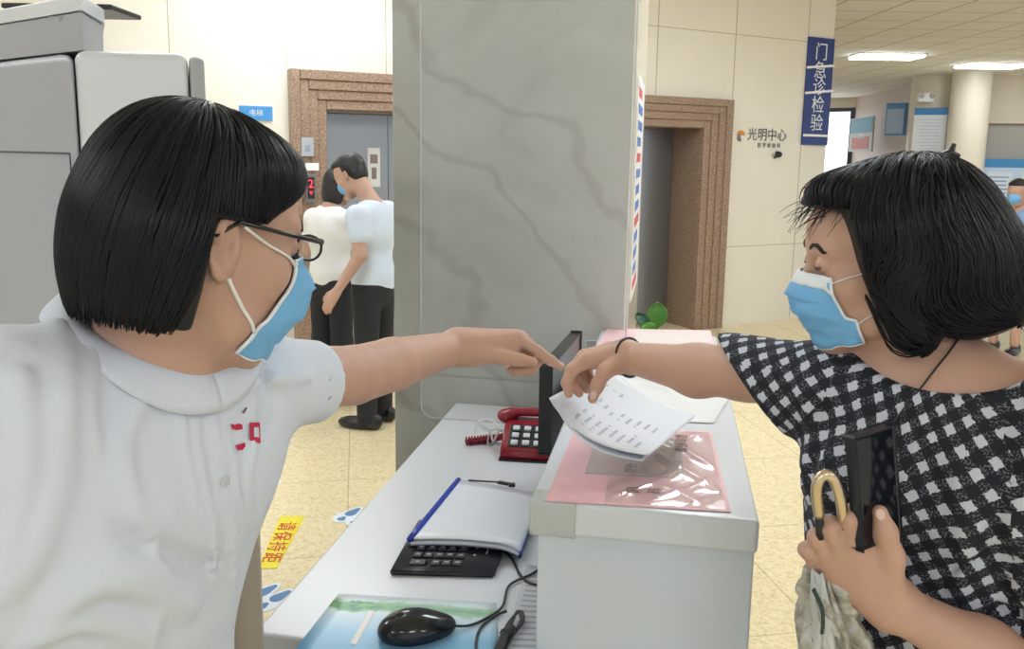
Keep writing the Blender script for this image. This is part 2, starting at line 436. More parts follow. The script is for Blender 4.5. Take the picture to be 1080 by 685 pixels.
# recessed lamps of the hall
m_lamp = emis('lamp_diffuser', (.86, .93, 1), 19); m_lampf = mat('lamp_frame', (.8, .8, .78), .5)
LAMPS = []
pA = onz(935, 58, CH); pB = onz(1045, 68, CH)
LAMPS += [(pA[0], pA[1], 'left of the two nearer ceiling lights over the lobby at upper right'), (pB[0], pB[1], 'right of the two ceiling lights over the lobby at upper right')]
for x in (-3.4, -1.2, 1.0, 3.2):
    for y in (-2.4, .6, 3.0, 5.4):
        if x < -2 and y > 5: continue
        if y == .6 and abs(x) < 2: continue
        LAMPS.append((x, y, None))
for x, y in ((6.0, 4.5), (9.5, 9), (9.5, 13), (13, 16.5)): LAMPS.append((x, y, None))  # unseen lamps off to the right, the far ones added to brighten the lobby
l0 = None
for i, (x, y, lb) in enumerate(LAMPS):
    r = empty('ceiling_light', (x, y, CH-.02), lb or 'white recessed ceiling light overhead, outside the picture', 'ceiling light', 'recessed ceiling lights')
    mb = MB(); w, h = (.95, .5)
    for sx in (-1, 1): mb.box((x+sx*(w/2), y, CH-.008), (.03, h+.03, .016)); mb.box((x, y+sx*h/2, CH-.008), (w, .03, .016))
    mb.build('frame', m_lampf, r); MB().box((x, y, CH-.024), (w-.03, h-.03, .046)).build('diffuser', m_lamp, r)
# ================================================================ lobby beyond the corner (upper right)
m_lobby = mat('lobby_cream', (.74, .66, .54), .35); m_alc = mat('alcove_grey', (.48, .46, .43), .6); m_pink = mat('lobby_pinkish_wall', (.62, .5, .45), .5)
def vwall(name, a, b, z0, z1, m, th=.12):
    a = V(*a[:2], 0); b = V(*b[:2], 0); d = nrm(b-a); n = V(d[1], -d[0], 0)
    mb = MB(); mb.prism([a+V(0, 0, z0), b+V(0, 0, z0), b+V(0, 0, z1), a+V(0, 0, z1)], -n*th); return struct(name, mb, m)
L1 = at(868, 160, 24.0); L2 = at(899, 160, 22.0); L3 = at(962, 160, 17.5); L4 = at(1036, 160, 16.9); L5 = at(1330, 160, 16.3)
vwall('wall_far', L2, L3, 0, CH, m_pink)
vwall('wall_right', L3, L5, 0, CH, m_lobby)
L0 = V(L1[0]-2.6, L1[1]+.4, 0)
# tall bright window
Lw = nrm(L2-L1); 
def lw(s, px): return V(*(L1+(L2-L1)*s)[:2], 0)
a, b = V(*L0[:2], 0), V(*L2[:2], 0); d = nrm(b-a); n = V(d[1], -d[0], 0)
root = MB(); z0, z1 = .15, 2.75
for s_ in (0, .48, .965): p = a+(b-a)*s_; root.prism([p+V(0, 0, z0), p+d*.12+V(0, 0, z0), p+d*.12+V(0, 0, z1), p+V(0, 0, z1)], -n*.1)
for zz in (z0-.1, z1): root.prism([a+V(0, 0, zz), b+V(0, 0, zz), b+V(0, 0, zz+.1), a+V(0, 0, zz+.1)], -n*.1)
wf = empty('window_1', (a+b)/2+V(0, 0, z0)); wf['kind'] = 'structure'
root.build('window_frame', mat('window_frame_dark', (.05, .06, .09), .4), wf)
MB().prism([a-n*.05+V(0, 0, z0), b-n*.05+V(0, 0, z0), b-n*.05+V(0, 0, z1), a-n*.05+V(0, 0, z1)], -n*.01).build('pane', emis('daylight_pane', (.9, .96, 1), 2.2), wf)
vwall('wall_window', L0, L2, z1+.1, CH, m_lobby)
# columns
for i, (px, Y, r_, w) in enumerate(((980, 16.2, .40, 40), (1018, 15.3, .32, 34))):
    p = at(px, 160, Y)
    mb = MB(); mb.lathe((p[0], p[1], 0), [(r_, 0), (r_, CH)], seg=40); autosm(struct('trim_%d' % (4+i), mb, m_lobby))
# grey alcove and header over the notice board
aP = at(1036, 160, 15.9); bP = at(1250, 160, 15.3)
vwall('wall_alcove', aP, bP, 0, 2.24, m_alc); 
vwall('wall_header', aP-nrm(V(*aP[:2],0))*.12, bP-nrm(V(*bP[:2],0))*.12, 2.25, CH, m_lobby, .4)
# ================================================================ things on the walls
def flat_on(P0, n, px0, py0, px1, py1, th=.02, off=.005):
    """upright board facing n whose corners show at the given pixels; returns origin, ex, w, h"""
    n = nrm(n); ex = nrm(np.cross(V(0, 0, 1), n)); Q = np.array(P0)+n*off
    a = onp(px0, (py0+py1)/2, Q, n); b = onp(px1, (py0+py1)/2, Q, n)
    zt = onp((px0+px1)/2, py0, Q, n)[2]; zb = onp((px0+px1)/2, py1, Q, n)[2]
    if (b-a) @ ex < 0: ex = -ex
    return a, ex, n, abs((b-a) @ ex), zb, zt
def board(name, label, cat, spec, cols, th=.02):
    a, ex, n, w, zb, zt = spec; h = zt-zb
    P = lambda u, v, o=0: V(*(a+ex*u*w+n*o)[:2], zb+v*h)
    r = empty(name, P(.5, 0), label, cat)
    R = np.stack([ex, np.cross(V(0, 0, 1), ex), V(0, 0, 1)], 1)
    def piece(nm, u0, v0, u1, v1, m, o0=0, o1=th, bev=0):
        mb = MB(); mb.box(P((u0+u1)/2, (v0+v1)/2, (o0+o1)/2), (abs(u1-u0)*w, abs(o1-o0), abs(v1-v0)*h), R, bev); return mb.build(nm, m, r)
    return r, P, piece, ex, w, h
m_navy = mat('sign_navy', (.022, .045, .21), .25); m_white = mat('sign_white', (.85, .85, .86), .45); m_ltxt = mat('sign_lettering', (.75, .78, .82), .5)
# the dark blue hanging sign: 门急诊检验
tn0, _ = wt(848, 95); tn1, _ = wt(875, 95)
spec = (WP(tn0, .004, 0), wd, wn, tn1-tn0, wt(856, 153)[1], wt(864, 40)[1])
r, P, pc, ex, w, h = board('department_sign', 'tall navy blue sign with white Chinese characters near the wall corner', 'sign', spec, None)
pc('board', 0, 0, 1, 1, m_navy, 0, .02, .003)
mb = MB()
for ch, v in zip('门急诊检验', (.86, .69, .535, .37, .20)): addtext(mb, ch, .50*w, P(.5, v, .0215), ex, (0, 0, 1), .001)
mb.build('lettering', m_ltxt, r)
R_ = np.stack([ex, np.cross(V(0, 0, 1), ex), V(0, 0, 1)], 1)
for v, tl in ((.735, .10), (.50, .10), (.09, 0.0)):
    c, s_ = math.cos(-.10 if tl else 0), math.sin(-.10 if tl else 0)
    mb = MB(); mb.box(P(.5, v, .024), (w*1.08 if tl else w, .003, h*.022), R_ @ np.array([[c, 0, s_], [0, 1, 0], [-s_, 0, c]])); mb.build('white_strip', m_white, r)
# wall logo and small lettering
t0, z0_ = wt(781, 144); r = empty('wall_lettering', WP(t0+.3, 0, z0_-.05), 'small wall logo with colourful swirl and black Chinese lettering', 'sign')
k = 7.7/900
mb = MB()
for (a0, a1, rr, m_i, cx, cz) in ((.3, 3.0, 5*k, 0, 0, 0), (2.0, 4.6, 4*k, 1, .01, -.01)):
    pts = [WP(t0+cx+math.cos(a0+(a1-a0)*i/10)*rr, .004, z0_+cz+math.sin(a0+(a1-a0)*i/10)*rr*.8) for i in range(11)]
    mb.tube(pts, [.006+.016*math.sin(PI*i/10) for i in range(11)], 6, m_i)
mb.build('emblem', [mat('emblem_orange', (.75, .3, .05), .5), mat('emblem_grey', (.25, .2, .3), .5)], r)
mb = MB(); addtext(mb, '光明中心', .125, WP(t0+.33, .004, z0_+.015), wd, (0, 0, 1), .001); mb.build('lettering', mat('wall_ink', (.09, .08, .08), .6), r)
mb = MB(); addtext(mb, '医 学 检 验 科', .048, WP(t0+.36, .004, z0_-.078), wd, (0, 0, 1), .001); mb.build('small_lettering', mat('wall_ink2', (.09, .08, .08), .6), r)
# little dark wall camera / hook below
t0, z0_ = wt(817, 163); mb = MB(); mb.ball(WP(t0, .05, z0_), (.035, .035, .03)); mb.tube([WP(t0, 0, z0_-.03), WP(t0, .05, z0_)], .012); mb.tube([WP(t0, .05, z0_), WP(t0-.045, .07, z0_+.02)], .014)
tag(mb.build('wall_camera', m_dark, None, True), 'small black device fixed to the wall below the logo', 'camera')
# blue plate, call panel, label on the left
t0, z0_ = wt(269, 119)
spec = (WP(wt(252, 119)[0], .003, 0), wd, wn, wt(287, 119)[0]-wt(252, 119)[0], wt(270, 127)[1], wt(270, 112)[1])
r, P, pc, ex, w, h = board('blue_wall_plate', 'small blue sign plate on cream wall above the nurse hair', 'sign', spec, None)
pc('board', 0, 0, 1, 1, mat('plate_blue', (.06, .28, .62), .3), 0, .012, .002); mb = MB(); addtext(mb, '电梯', h*.5, P(.5, .5, .0135), ex, (0, 0, 1), .0006); mb.build('lettering', m_ltxt, r)
spec = (WP(wt(317, 156, .06)[0], .072, 0), wd, wn, wt(330, 156)[0]-wt(317, 156)[0], wt(324, 165, .07)[1], wt(324, 145, .07)[1])
r, P, pc, ex, w, h = board('floor_number_plate', 'square grey plate on the granite door surround', 'plate', spec, None)
pc('board', 0, 0, 1, 1, mat('plate_grey', (.45, .48, .52), .3, .3), 0, .012, .002); pc('panel', .3, .25, .7, .6, mat('plate_print', (.3, .33, .42), .5), .012, .013)
spec = (WP(wt(322, 177, .07)[0], .072, 0), wd, wn, wt(336, 177)[0]-wt(322, 177)[0], wt(329, 180, .07)[1], wt(329, 172, .07)[1])
r, P, pc, ex, w, h = board('paper_label', 'narrow white label above the elevator call panel', 'label', spec, None); pc('sheet', 0, 0, 1, 1, m_white, 0, .004)
spec = (WP(wt(322, 198, .07)[0], .072, 0), wd, wn, wt(332, 198)[0]-wt(322, 198)[0], wt(327, 214, .07)[1], wt(327, 184, .07)[1])
r, P, pc, ex, w, h = board('elevator_call_panel', 'black elevator call panel with a red lit display', 'call panel', spec, None)
pc('housing', 0, 0, 1, 1, mat('panel_grey', (.2, .2, .22), .3, .4), 0, .02, .003); pc('display', .15, .15, .85, .9, m_dark, .02, .022)
mb = MB(); addtext(mb, '2', h*.42, P(.5, .66, .0235), ex, (0, 0, 1), .0006); mb.tube([P(.35, .42, .0235), P(.5, .3, .0235), P(.65, .42, .0235)], .004); mb.build('red_digit', emis('led_red', (1, .04, .06), 1.4), r)
# lobby boards
def lobby_board(name, label, px0, py0, px1, py1, Y, n, segs, cat='poster', th=.04):
    pc_ = at((px0+px1)/2, 150, Y); spec = flat_on(pc_, n, px0, py0, px1, py1)
    r, P, pc, ex, w, h = board(name, label, cat, spec, None, th)
    for nm, u0, v0, u1, v1, c in segs:
        base = nm in ('board', 'panel_back'); pc(nm, u0, v0, u1, v1, mat(name+nm, c, .5), 0 if base else th, th if base else th+.006)
    return r, P, pc, ex, w, h
nf = -nrm(V(*(L2+L3)[:2], 0)); nf = nrm(V((L3-L2)[1], -(L3-L2)[0], 0))
if nf @ L2 > 0: nf = -nf
r = lobby_board('wall_poster', 'blue topped poster with a red box on far lobby wall', 898, 124, 922, 160, 19.6, nf, [('board', 0, 0, 1, 1, (.62, .66, .72)), ('header', .02, .55, .98, .97, (.1, .38, .62)), ('red_box', .14, .08, .88, .42, (.7, .12, .08)), ('white_figure', .42, .36, .7, .52, (.8, .8, .82))])
r = lobby_board('hanging_screen', 'pale blue hanging information screen in the lobby', 937, 109, 957, 143, 17.0, nrm(V(-.75, -.66, 0)), [('board', 0, 0, 1, 1, (.12, .32, .66)), ('panel', .06, .06, .94, .82, (.45, .58, .82))], 'screen', .12)
r, P, pc, ex, w, h = lobby_board('white_notice_poster', 'white text poster with a blue header on the column', 963, 114, 998, 163, 15.74, nrm(V(-.5, -.86, 0)), [('board', 0, 0, 1, 1, (.68, .7, .74)), ('header', 0, .85, 1, 1, (.04, .2, .45))])
mb = MB()
for v in np.arange(.12, .8, .07): mb.box(P(.5, v, .043), (w*random.uniform(.5, .75), .004, h*.014), np.stack([ex, np.cross(V(0, 0, 1), ex), V(0, 0, 1)], 1))
mb.build('printed_lines', mat('print_grey', (.45, .48, .53), .6), r)
r, P, pc, ex, w, h = lobby_board('notice_board', 'large blue headed notice board on the grey alcove wall', 1034, 168, 1110, 236, 15.4, nrm(V(-.04, -1, 0)), [('board', 0, 0, 1, 1, (.50, .62, .78)), ('header', 0, .87, 1, 1, (.05, .24, .5)), ('sheet', .05, .05, .40, .80, (.66, .71, .79)), ('sheet', .52, .05, .95, .80, (.66, .71, .79))])
mb = MB()
for u in (.22, .73):
    for v in np.arange(.1, .78, .062): mb.box(P(u, v, .05), (w*random.uniform(.16, .27), .004, h*.018), np.stack([ex, np.cross(V(0, 0, 1), ex), V(0, 0, 1)], 1))
mb.build('printed_lines', mat('print_blue', (.16, .3, .5), .6), r)
p = at(976, 103, 15.78); r = empty('emergency_light', p, 'small white emergency light fitting high on the column', 'emergency light')
MB().box(p, (.28, .1, .16), None, .02).build('housing', m_white, r); m_lg = mat('lamp_glass', (.5, .5, .5), .2)
for q in (-.09, .09): MB().ball(p+V(q, -.06, .03), .045).build('lamp_head', m_lg, r)
# ================================================================ pillar between the elevators and the desk
ca = math.radians(10.45); cx_ = V(math.cos(ca), -math.sin(ca), 0); cy_ = V(math.sin(ca), math.cos(ca), 0)
RC = np.stack([cx_, cy_, V(0, 0, 1)], 1)
m_pil = mat('grey_green_marble', (.5, .52, .47), .25); _v = coords(m_pil)
_n = noise(m_pil, _v, 1.8, 8, .6, 1.2); _n2 = noise(m_pil, _v, 5, 6, .65, 2.0)
_c = ramp(m_pil, _n, [(.3, (.36, .37, .33)), (.5, (.47, .48, .44)), (.7, (.55, .56, .53))])
_w = nd(m_pil, 'ShaderNodeTexWave'); _w.inputs['Scale'].default_value = .9; _w.inputs['Distortion'].default_value = 9; _w.inputs['Detail'].default_value = 4; _w.inputs['Detail Scale'].default_value = 1.5
lk(m_pil, coords(m_pil, (1, 1, 1), (0, .9, 0)), _w.inputs['Vector'])
_c = mixc(m_pil, math_(m_pil, 'MULTIPLY', ramp(m_pil, noise(m_pil, coords(m_pil, (3.2, 3.2, .55)), 1.6, 5, .6, .5), [(.52, (0, 0, 0)), (.72, (1, 1, 1))]), .45), _c, (.55, .57, .58))
_vein = ramp(m_pil, _w.outputs['Fac'], [(.0, (1, 1, 1)), (.05, (0, 0, 0))])
setc(m_pil, mixc(m_pil, math_(m_pil, 'MULTIPLY', _vein, .35), mixc(m_pil, math_(m_pil, 'MULTIPLY', _n2, .35), _c, (.42, .38, .30)), (.27, .24, .19)))
YP = 2.78
pl = at(415, 250, YP); pr_l = (at(661, 250, 3.2)) ; 
u0 = (pl) @ cx_; v0 = pl @ cy_
u1 = onp(661, 250, pl, cy_) @ cx_
def CPt(u, v, z): return cx_*u+cy_*v+V(0, 0, z)
def cbox(mb, u0, u1, v0, v1, z0, z1, bev=0, mi=0):
    mb.box(CPt((u0+u1)/2, (v0+v1)/2, (z0+z1)/2), (abs(u1-u0), abs(v1-v0), abs(z1-z0)), RC, bev, mi)
zs = onp(500, 399, pl, cy_)[2]
mb = MB(); cbox(mb, u0, u1, v0, v0+.8, zs+.0025, CH, .004); cbox(mb, u0, u1, v0, v0+.8, 0, zs-.0025, .004)
cbox(mb, u0+.006, u1-.006, v0+.006, v0+.79, zs-.01, zs+.01)
struct('wall_pillar', mb, m_pil)
# cream strip and notices on the pillar's right side
mb = MB(); cbox(mb, u1, u1+.012, v0+.004, v0+.8, 0, CH); struct('trim_6', mb, m_wall)
r = empty('side_notice', CPt(u1+.012, v0+.3, 1.1), 'narrow strip of blue and red printed notices on the pillar side', 'notice')
mb = MB(); cbox(mb, u1+.012, u1+.015, v0+.12, v0+.62, 1.12, 1.85); mb.build('sheet', m_white, r)
mb = MB(); mb2 = MB()
for i in range(13):
    z = 1.15+i*.053; (mb if i % 4 else mb2) and cbox(mb if i % 4 else mb2, u1+.015, u1+.016, v0+.16, v0+.16+random.uniform(.2, .4), z, z+.03)
mb.build('blue_print', mat('blue_ink', (.06, .18, .55), .5), r); mb2.build('red_print', mat('red_ink', (.6, .06, .1), .5), r)
# ================================================================ reception desk and raised counter
ZC = 1.05; ZD = .78
m_cnt = mat('counter_laminate', (.60, .66, .74), .32); m_top = mat('counter_top', (.66, .70, .76), .16)
_v = coords(m_cnt); bump(m_cnt, noise(m_cnt, _v, 30, 2), .04, .002)
m_desk = mat('desk_laminate', (.62, .64, .68), .28)
m_blk = mat('black_rubber', (.015, .015, .017), .45); m_gloss = mat('black_gloss', (.012, .013, .018), .12)
HC = CAMZ-ZC; uL = -.366*HC; uR = .281*HC
f0 = onz(575, 530, ZC) @ cy_; f1 = v0-.012
dL = -.82*(CAMZ-ZD)
print('counter front', f0, 'uL', uL, uR, 'desk', dL)
r = empty('raised_counter', CPt((uL+uR)/2, (f0+f1)/2, 0), 'pale grey raised reception counter the two women lean across', 'counter')
mb = MB(); cbox(mb, uL+.012, uR-.004, f0+.012, f1-.01, .0, ZC-.055, .003); mb.build('body', m_cnt, r)
mb = MB(); cbox(mb, uL, uR, f0, f1, ZC-.055, ZC, .007); mb.build('top', m_top, r)
mb = MB(); cbox(mb, uL-.0012, uL+.075, f0-.0012, f0+.05, ZC-.058, ZC+.0006, .003)
P_ = mb.build('clear_tape', glassy('clear_tape_mat', (.62, .64, .58), .42, .15), r)
r = empty('reception_desk', CPt((dL+uL)/2, 1.9, 0), 'long pale grey reception desk lower than the counter', 'desk')
mb = MB(); cbox(mb, dL, uL-.003, f0-.03, v0-.012, ZD-.035, ZD, .006); mb.build('desktop', m_desk, r)
mb = MB(); cbox(mb, dL+.03, dL+.06, f0+.0, v0-.03, 0, ZD-.037, .003); mb.build('side_panel', m_cnt, r)
mb = MB(); cbox(mb, dL+.065, uL-.01, f0+.0, f0+.03, 0, ZD-.037, .003); mb.build('front_panel', m_cnt, r)
# clear screen standing on the desk before the pillar
sP = CPt(0, 2.47, 0); sn = -cy_
a = onp(444, 300, sP, sn); b = onp(662, 300, sP, sn); ua, ub = a @ cx_, b @ cx_
m_acr = mat('clear_acrylic', (.75, .80, .84), .06); bsdf(m_acr).inputs['Alpha'].default_value = .10
m_acre = mat('acrylic_edge', (.72, .76, .78), .15); bsdf(m_acre).inputs['Alpha'].default_value = .55
R0 = .035; zb = ZD+.002; zt_ = 2.25
out = [(ua, zt_), (ua, zb+R0)]+[(ua+R0-R0*math.cos(t), zb+R0-R0*math.sin(t)) for t in np.linspace(.15, PI/2, 7)]+[(-.26, zb), (-.26, zt_)]
r = empty('acrylic_screen', CPt((ua-.2)/2, 2.47, zb), 'clear acrylic screen with rounded corner standing on desk by pillar', 'screen')
ub2 = uL-.03
out = [(ua, zt_), (ua, zb+R0)]+[(ua+R0-R0*math.cos(t), zb+R0-R0*math.sin(t)) for t in np.linspace(.15, PI/2, 7)]+[(ub2, zb), (ub2, ZC+.004), (ub, ZC+.004), (ub, zt_)]
MB().prism([CPt(u, 2.468, z) for u, z in out], cy_*.004).build('sheet', m_acr, r)
mb = MB(); mb.tube([CPt(u, 2.47, z) for u, z in out], .0022, 6); mb.build('polished_edge', m_acre, r)
# ================================================================ pink signs under clear film
m_pink2 = mat('pink_card', (.78, .42, .47), .5)
_t = nd(m_pink2, 'ShaderNodeTexNoise'); _t.inputs['Scale'].default_value = 14
setc(m_pink2, mixc(m_pink2, _t.outputs['Fac'], (.74, .43, .47), (.82, .53, .57)))
m_greyp = mat('grey_label_print', (.50, .40, .38), .4); m_inkg = mat('faded_ink', (.22, .2, .17), .6)
m_film = bpy.data.materials.new('wrinkled_film'); m_film.use_nodes = True; _nt = m_film.node_tree
_tr = nd(m_film, 'ShaderNodeBsdfTransparent'); _gs = nd(m_film, 'ShaderNodeBsdfGlossy'); _gs.inputs['Roughness'].default_value = .14; _gs.inputs['Color'].default_value = (.95, .93, .93, 1)
_mx = nd(m_film, 'ShaderNodeMixShader'); _mx.inputs[0].default_value = .22; lk(m_film, _tr.outputs[0], _mx.inputs[1]); lk(m_film, _gs.outputs[0], _mx.inputs[2]); lk(m_film, _mx.outputs[0], _nt.nodes['Material Output'].inputs['Surface'])
def cornerquad(px, z, n=2):
    return [onz(x, y, z) for x, y in px]
def sheet_on(name, pts, m, parent, th=.0012):
    return MB().prism(pts, (0, 0, th)).build(name, m, parent)
Q = cornerquad([(575, 529), (771, 541), (750, 456), (607, 451)], ZC+.0008)
r = empty('pink_notice', np.mean(Q, 0), 'faded pink notice taped to the near end of the counter top under wrinkled film', 'notice')
sheet_on('card', Q, m_pink2, r)
def qi(Q, u, v, dz=0): return (Q[0]*(1-u)+Q[1]*u)*(1-v)+(Q[3]*(1-u)+Q[2]*u)*v+V(0, 0, dz)
def qbox(mb, Q, u0, v0, u1, v1, dz, th=.0005, mi=0): mb.prism([qi(Q, u0, v0, dz), qi(Q, u1, v0, dz), qi(Q, u1, v1, dz), qi(Q, u0, v1, dz)], (0, 0, th), mi)
mb = MB(); qbox(mb, Q, .17, .33, .77, .86, .0014); mb.build('grey_panel', m_greyp, r)
mb = MB(); ex = nrm(Q[1]-Q[0]); ey = nrm(Q[3]-Q[0])
mb = MB()
for j in range(3):
    addtext(mb, ('服务', '台办', '理处')[j], .024, qi(Q, .45, .76-.17*j, .0021), ey, -ex, .0002)
mb.build('lettering', m_inkg, r)
mb = MB(); addtext(mb, '请勿倚靠', .026, qi(Q, .765, .80, .0021), -ey, ex, .0002); mb.build('side_lettering', mat('faded_ink2', (.3, .12, .1), .6), r)
mb = MB(); addtext(mb, '区 域', .026, qi(Q, .53, .16, .0021), ex, ey, .0002); mb.build('front_lettering', mat('faded_ink3', (.25, .15, .1), .6), r)
# wrinkled film: a gently rippled sheet
P = []
for i in range(121):
    row = []
    for j in range(81):
        u, v = .32+.66*i/120, .02+.96*j/80
        ed = min(u-.32, .98-u, v-.02, .98-v)*12; ed = min(1, max(0, ed))
        h = (1-abs(math.sin(5*u+7*v+1.5*math.sin(6*u+3*v))))**2*.0045+(1-abs(math.sin(11*v-13*u+2*math.sin(5*v))))**2*.0030
        row.append(qi(Q, u, v, .0018+h*ed*(.35+.65*(u > .6 or v < .35))))
    P.append(row)
MB().grid(P).build('clear_film', m_film, r, True)
Q2 = cornerquad([(626, 373), (757, 376), (749, 349), (640, 347)], ZC+.0008)
r2 = empty('pink_notice', np.mean(Q2, 0), 'pale pink notice at the far end of the counter beyond the forearm', 'notice')
sheet_on('card', Q2, m_pink2, r2); mb = MB(); qbox(mb, Q2, .3, .1, .97, .95, .0014); mb.build('clear_film', mat('white_film', (.85, .76, .76), .15), r2)
r2['group'] = r['group'] = 'pink notices on the counter'
# large glossy white sheet lying on the counter behind the held paper
P = []
c4 = cornerquad([(604, 440), (752, 447), (772, 416), (640, 397)], ZC+.0012)
for i in range(25):
    P.append([qi(c4, i/24, j/16, .001+.004*(math.sin(i/24*7+j/16*2)**2)*min(1, (24-i)/5, i/3, (16-j)/4, j/4)) for j in range(17)])
tag(MB().grid(P).build('loose_sheet', mat('loose_sheet_white', (.78, .8, .83), .2), None, True), 'glossy white sheet lying flat behind the held document', 'paper')
# ================================================================ flat screen edge on, beside the counter
mE0 = onp(574, 440, at(574, 440, 1.80), V(0, 1, 0)); 
nA = at(576, 392, 1.80); fA = at(608, 346, 2.16); zT = (nA[2]+fA[2])/2
md = nrm(V(fA[0]-nA[0], fA[1]-nA[1], 0)); mn = V(md[1], -md[0], 0)      # normal to the right
lenm = np.linalg.norm((fA-nA)[:2]); zB = .945
r = empty('computer_monitor', V(*((nA+fA)/2)[:2], ZD), 'thin black flat monitor seen edge on beside the counter', 'monitor')
Rm = np.stack([md, mn, V(0, 0, 1)], 1); mc = V(*((nA+fA)/2)[:2], (zT+zB)/2)
mb = MB(); mb.box(mc, (lenm, .022, zT-zB), Rm, .004); mb.build('casing', mat('monitor_black', (.010, .011, .014), .3), r)
mb = MB(); mb.box(mc-mn*.012, (lenm-.03, .002, zT-zB-.03), Rm); mb.build('screen', m_gloss, r)
mb = MB(); mb.box(V(mc[0], mc[1], (ZD+zB+.06)/2)-mn*.016, (.05, .006, zB+.06-ZD), Rm, .002); mb.build('stand_neck', m_dark, r)
mb = MB(); mb.box(V(mc[0], mc[1], ZD+.006)-mn*.01, (.12, .05, .010), Rm, .004); mb.build('stand_base', m_dark, r)
# ================================================================ red telephone
m_red = mat('telephone_red', (.27, .010, .026), .25); m_keyw = mat('key_white', (.62, .64, .68), .4)
pP = onz(560, 488, ZD); pd = nrm(V(.98, -.13, 0)); pf = V(-pd[1], pd[0], 0)  # long axis, back direction
Rp = np.stack([pd, pf, V(0, 0, 1)], 1)
r = empty('telephone', pP+V(0, 0, 0), 'red corded telephone with pale buttons on the desk', 'telephone')
def PPt(a, b, c): return pP+pd*a+pf*b+V(0, 0, c)
mb = MB(); mb.prism([PPt(-.085, 0, .001), PPt(-.085, .155, .001), PPt(-.085, .155, .078), PPt(-.085, .10, .078), PPt(-.085, 0, .028)], pd*.17)
bmesh.ops.bevel(mb.bm, geom=mb.bm.edges[:], offset=.006, segments=3, affect='EDGES'); mb.build('housing', m_red, r, True)
mb = MB(); cc = PPt(0, .06, .003); mb.box(cc, (.176, .13, .006), Rp, .002); mb.build('foot', m_dark, r)
sl = nrm(PPt(0, .10, .078)-PPt(0, 0, .028)); upn = nrm(np.cross(pd, sl)); Rk = np.stack([pd, sl, upn], 1)
mb = MB(); mb.box(PPt(-.0, .052, .0545), (.135, .085, .003), Rk, .001); mb.build('keypad_plate', m_dark, r)
for i in range(4):
    for j in range(3):
        c = PPt(-.049+.031*i, 0, 0)+ (PPt(0, 0, .028)-PPt(0, 0, 0))+sl*(.028+.027*j)+upn*.006
        mb = MB(); mb.box(c, (.019, .016, .008), Rk, .0025); mb.build('key', m_keyw, r)
S_ = S(); hb = .135
S_.cone(PPt(-.07, hb, .095), PPt(.07, hb, .10), .012, .012, .01); S_.ell(PPt(-.085, hb, .083), (.028, .024, .02), Rp, .012); S_.ell(PPt(.085, hb, .088), (.028, .024, .02), Rp, .012)
S_.build('handset', m_red, r, .003)
def coil(a, b, rad, turns, sag=0):
    pts = []
    for i in range(turns*10+1):
        t = i/(turns*10); c = lerp(a, b, t); c[2] += -sag*math.sin(PI*t)
        pts.append(c+pf*rad*math.cos(2*PI*turns*t)+V(0, 0, 1)*rad*math.sin(2*PI*turns*t))
    return pts
c0 = onz(491, 470, ZD)+V(0, 0, .012); c1 = onz(518, 467, ZD)+V(0, 0, .012)
mb = MB(); mb.tube(coil(c0, c1, .010, 9), .0032, 6); mb.tube(coil(c1, PPt(-.088, .11, .03), .008, 7), .003, 6); mb.tube(spline([c0, c0+V(.01, .03, -.006), c1+V(0, .035, -.008), PPt(-.05, .16, .008)]), .0032, 6)
mb.build('coiled_cord', m_red, r, True)
# tangled white wire behind the phone
p0 = onz(537, 470, ZD)+V(-.035, -.03, 0)
mb = MB(); mb.tube(spline([p0+V(*q) for q in ((-.06, -.02, .05), (-.055, 0, .075), (-.02, .02, .078), (.005, .0, .062), (-.03, -.01, .058), (-.05, .0, .07), (-.02, .01, .05), (-.01, 0, .02), (.005, .01, .05), (.015, .02, .045))]), .0030, 6)
mb.tube(spline([p0+V(*q) for q in ((-.02, .0, .055), (-.025, .0, .02), (-.02, .02, .004), (.0, .06, .004))]), .0022, 6)
tag(mb.build('white_wire', mat('wire_white', (.7, .7, .7), .4), None, True), 'tangled thin white wire standing up behind the red telephone', 'wire')
# ================================================================ numeric keypad, half under the folder
K = [onz(411, 608, ZD), onz(521, 611, ZD), onz(540, 566, ZD), onz(441, 560, ZD)]
kx = nrm(K[1]-K[0]); ky = V(-kx[1], kx[0], 0); ky = nrm(ky); kw = np.linalg.norm(K[1]-K[0]); kh = .20
def KP(u, v, z): return K[0]+kx*u*kw+ky*v*kh+V(0, 0, z)
shear = nrm(lerp(K[3], K[2], .5)-lerp(K[0], K[1], .5)); ky = shear
r = empty('desk_keypad', KP(.5, .5, 0), 'flat black keypad terminal half covered by the open folder', 'keypad')
mb = MB(); mb.prism([KP(0, 0, .001), KP(1, 0, .001), KP(1, 0, .012), KP(0, 0, .012)], ky*kh); 
for v in mb.bm.verts:
    if v.co.z > ZD+.01 and (Vector(K[0]+ky*kh)-v.co).dot(Vector(ky)) < .01: v.co.z += .018
bmesh.ops.bevel(mb.bm, geom=mb.bm.edges[:], offset=.003, segments=2, affect='EDGES'); mb.build('casing', mat('keypad_black', (.016, .018, .024), .3), r, True)
mk = mat('keypad_keys', (.035, .037, .045), .4); mkt = mat('keypad_print', (.4, .42, .47), .5)
sl2 = nrm(KP(0, 1, .030)-KP(0, 0, .012)); up2 = nrm(np.cross(kx, sl2)); Rk2 = np.stack([kx, sl2, up2], 1)
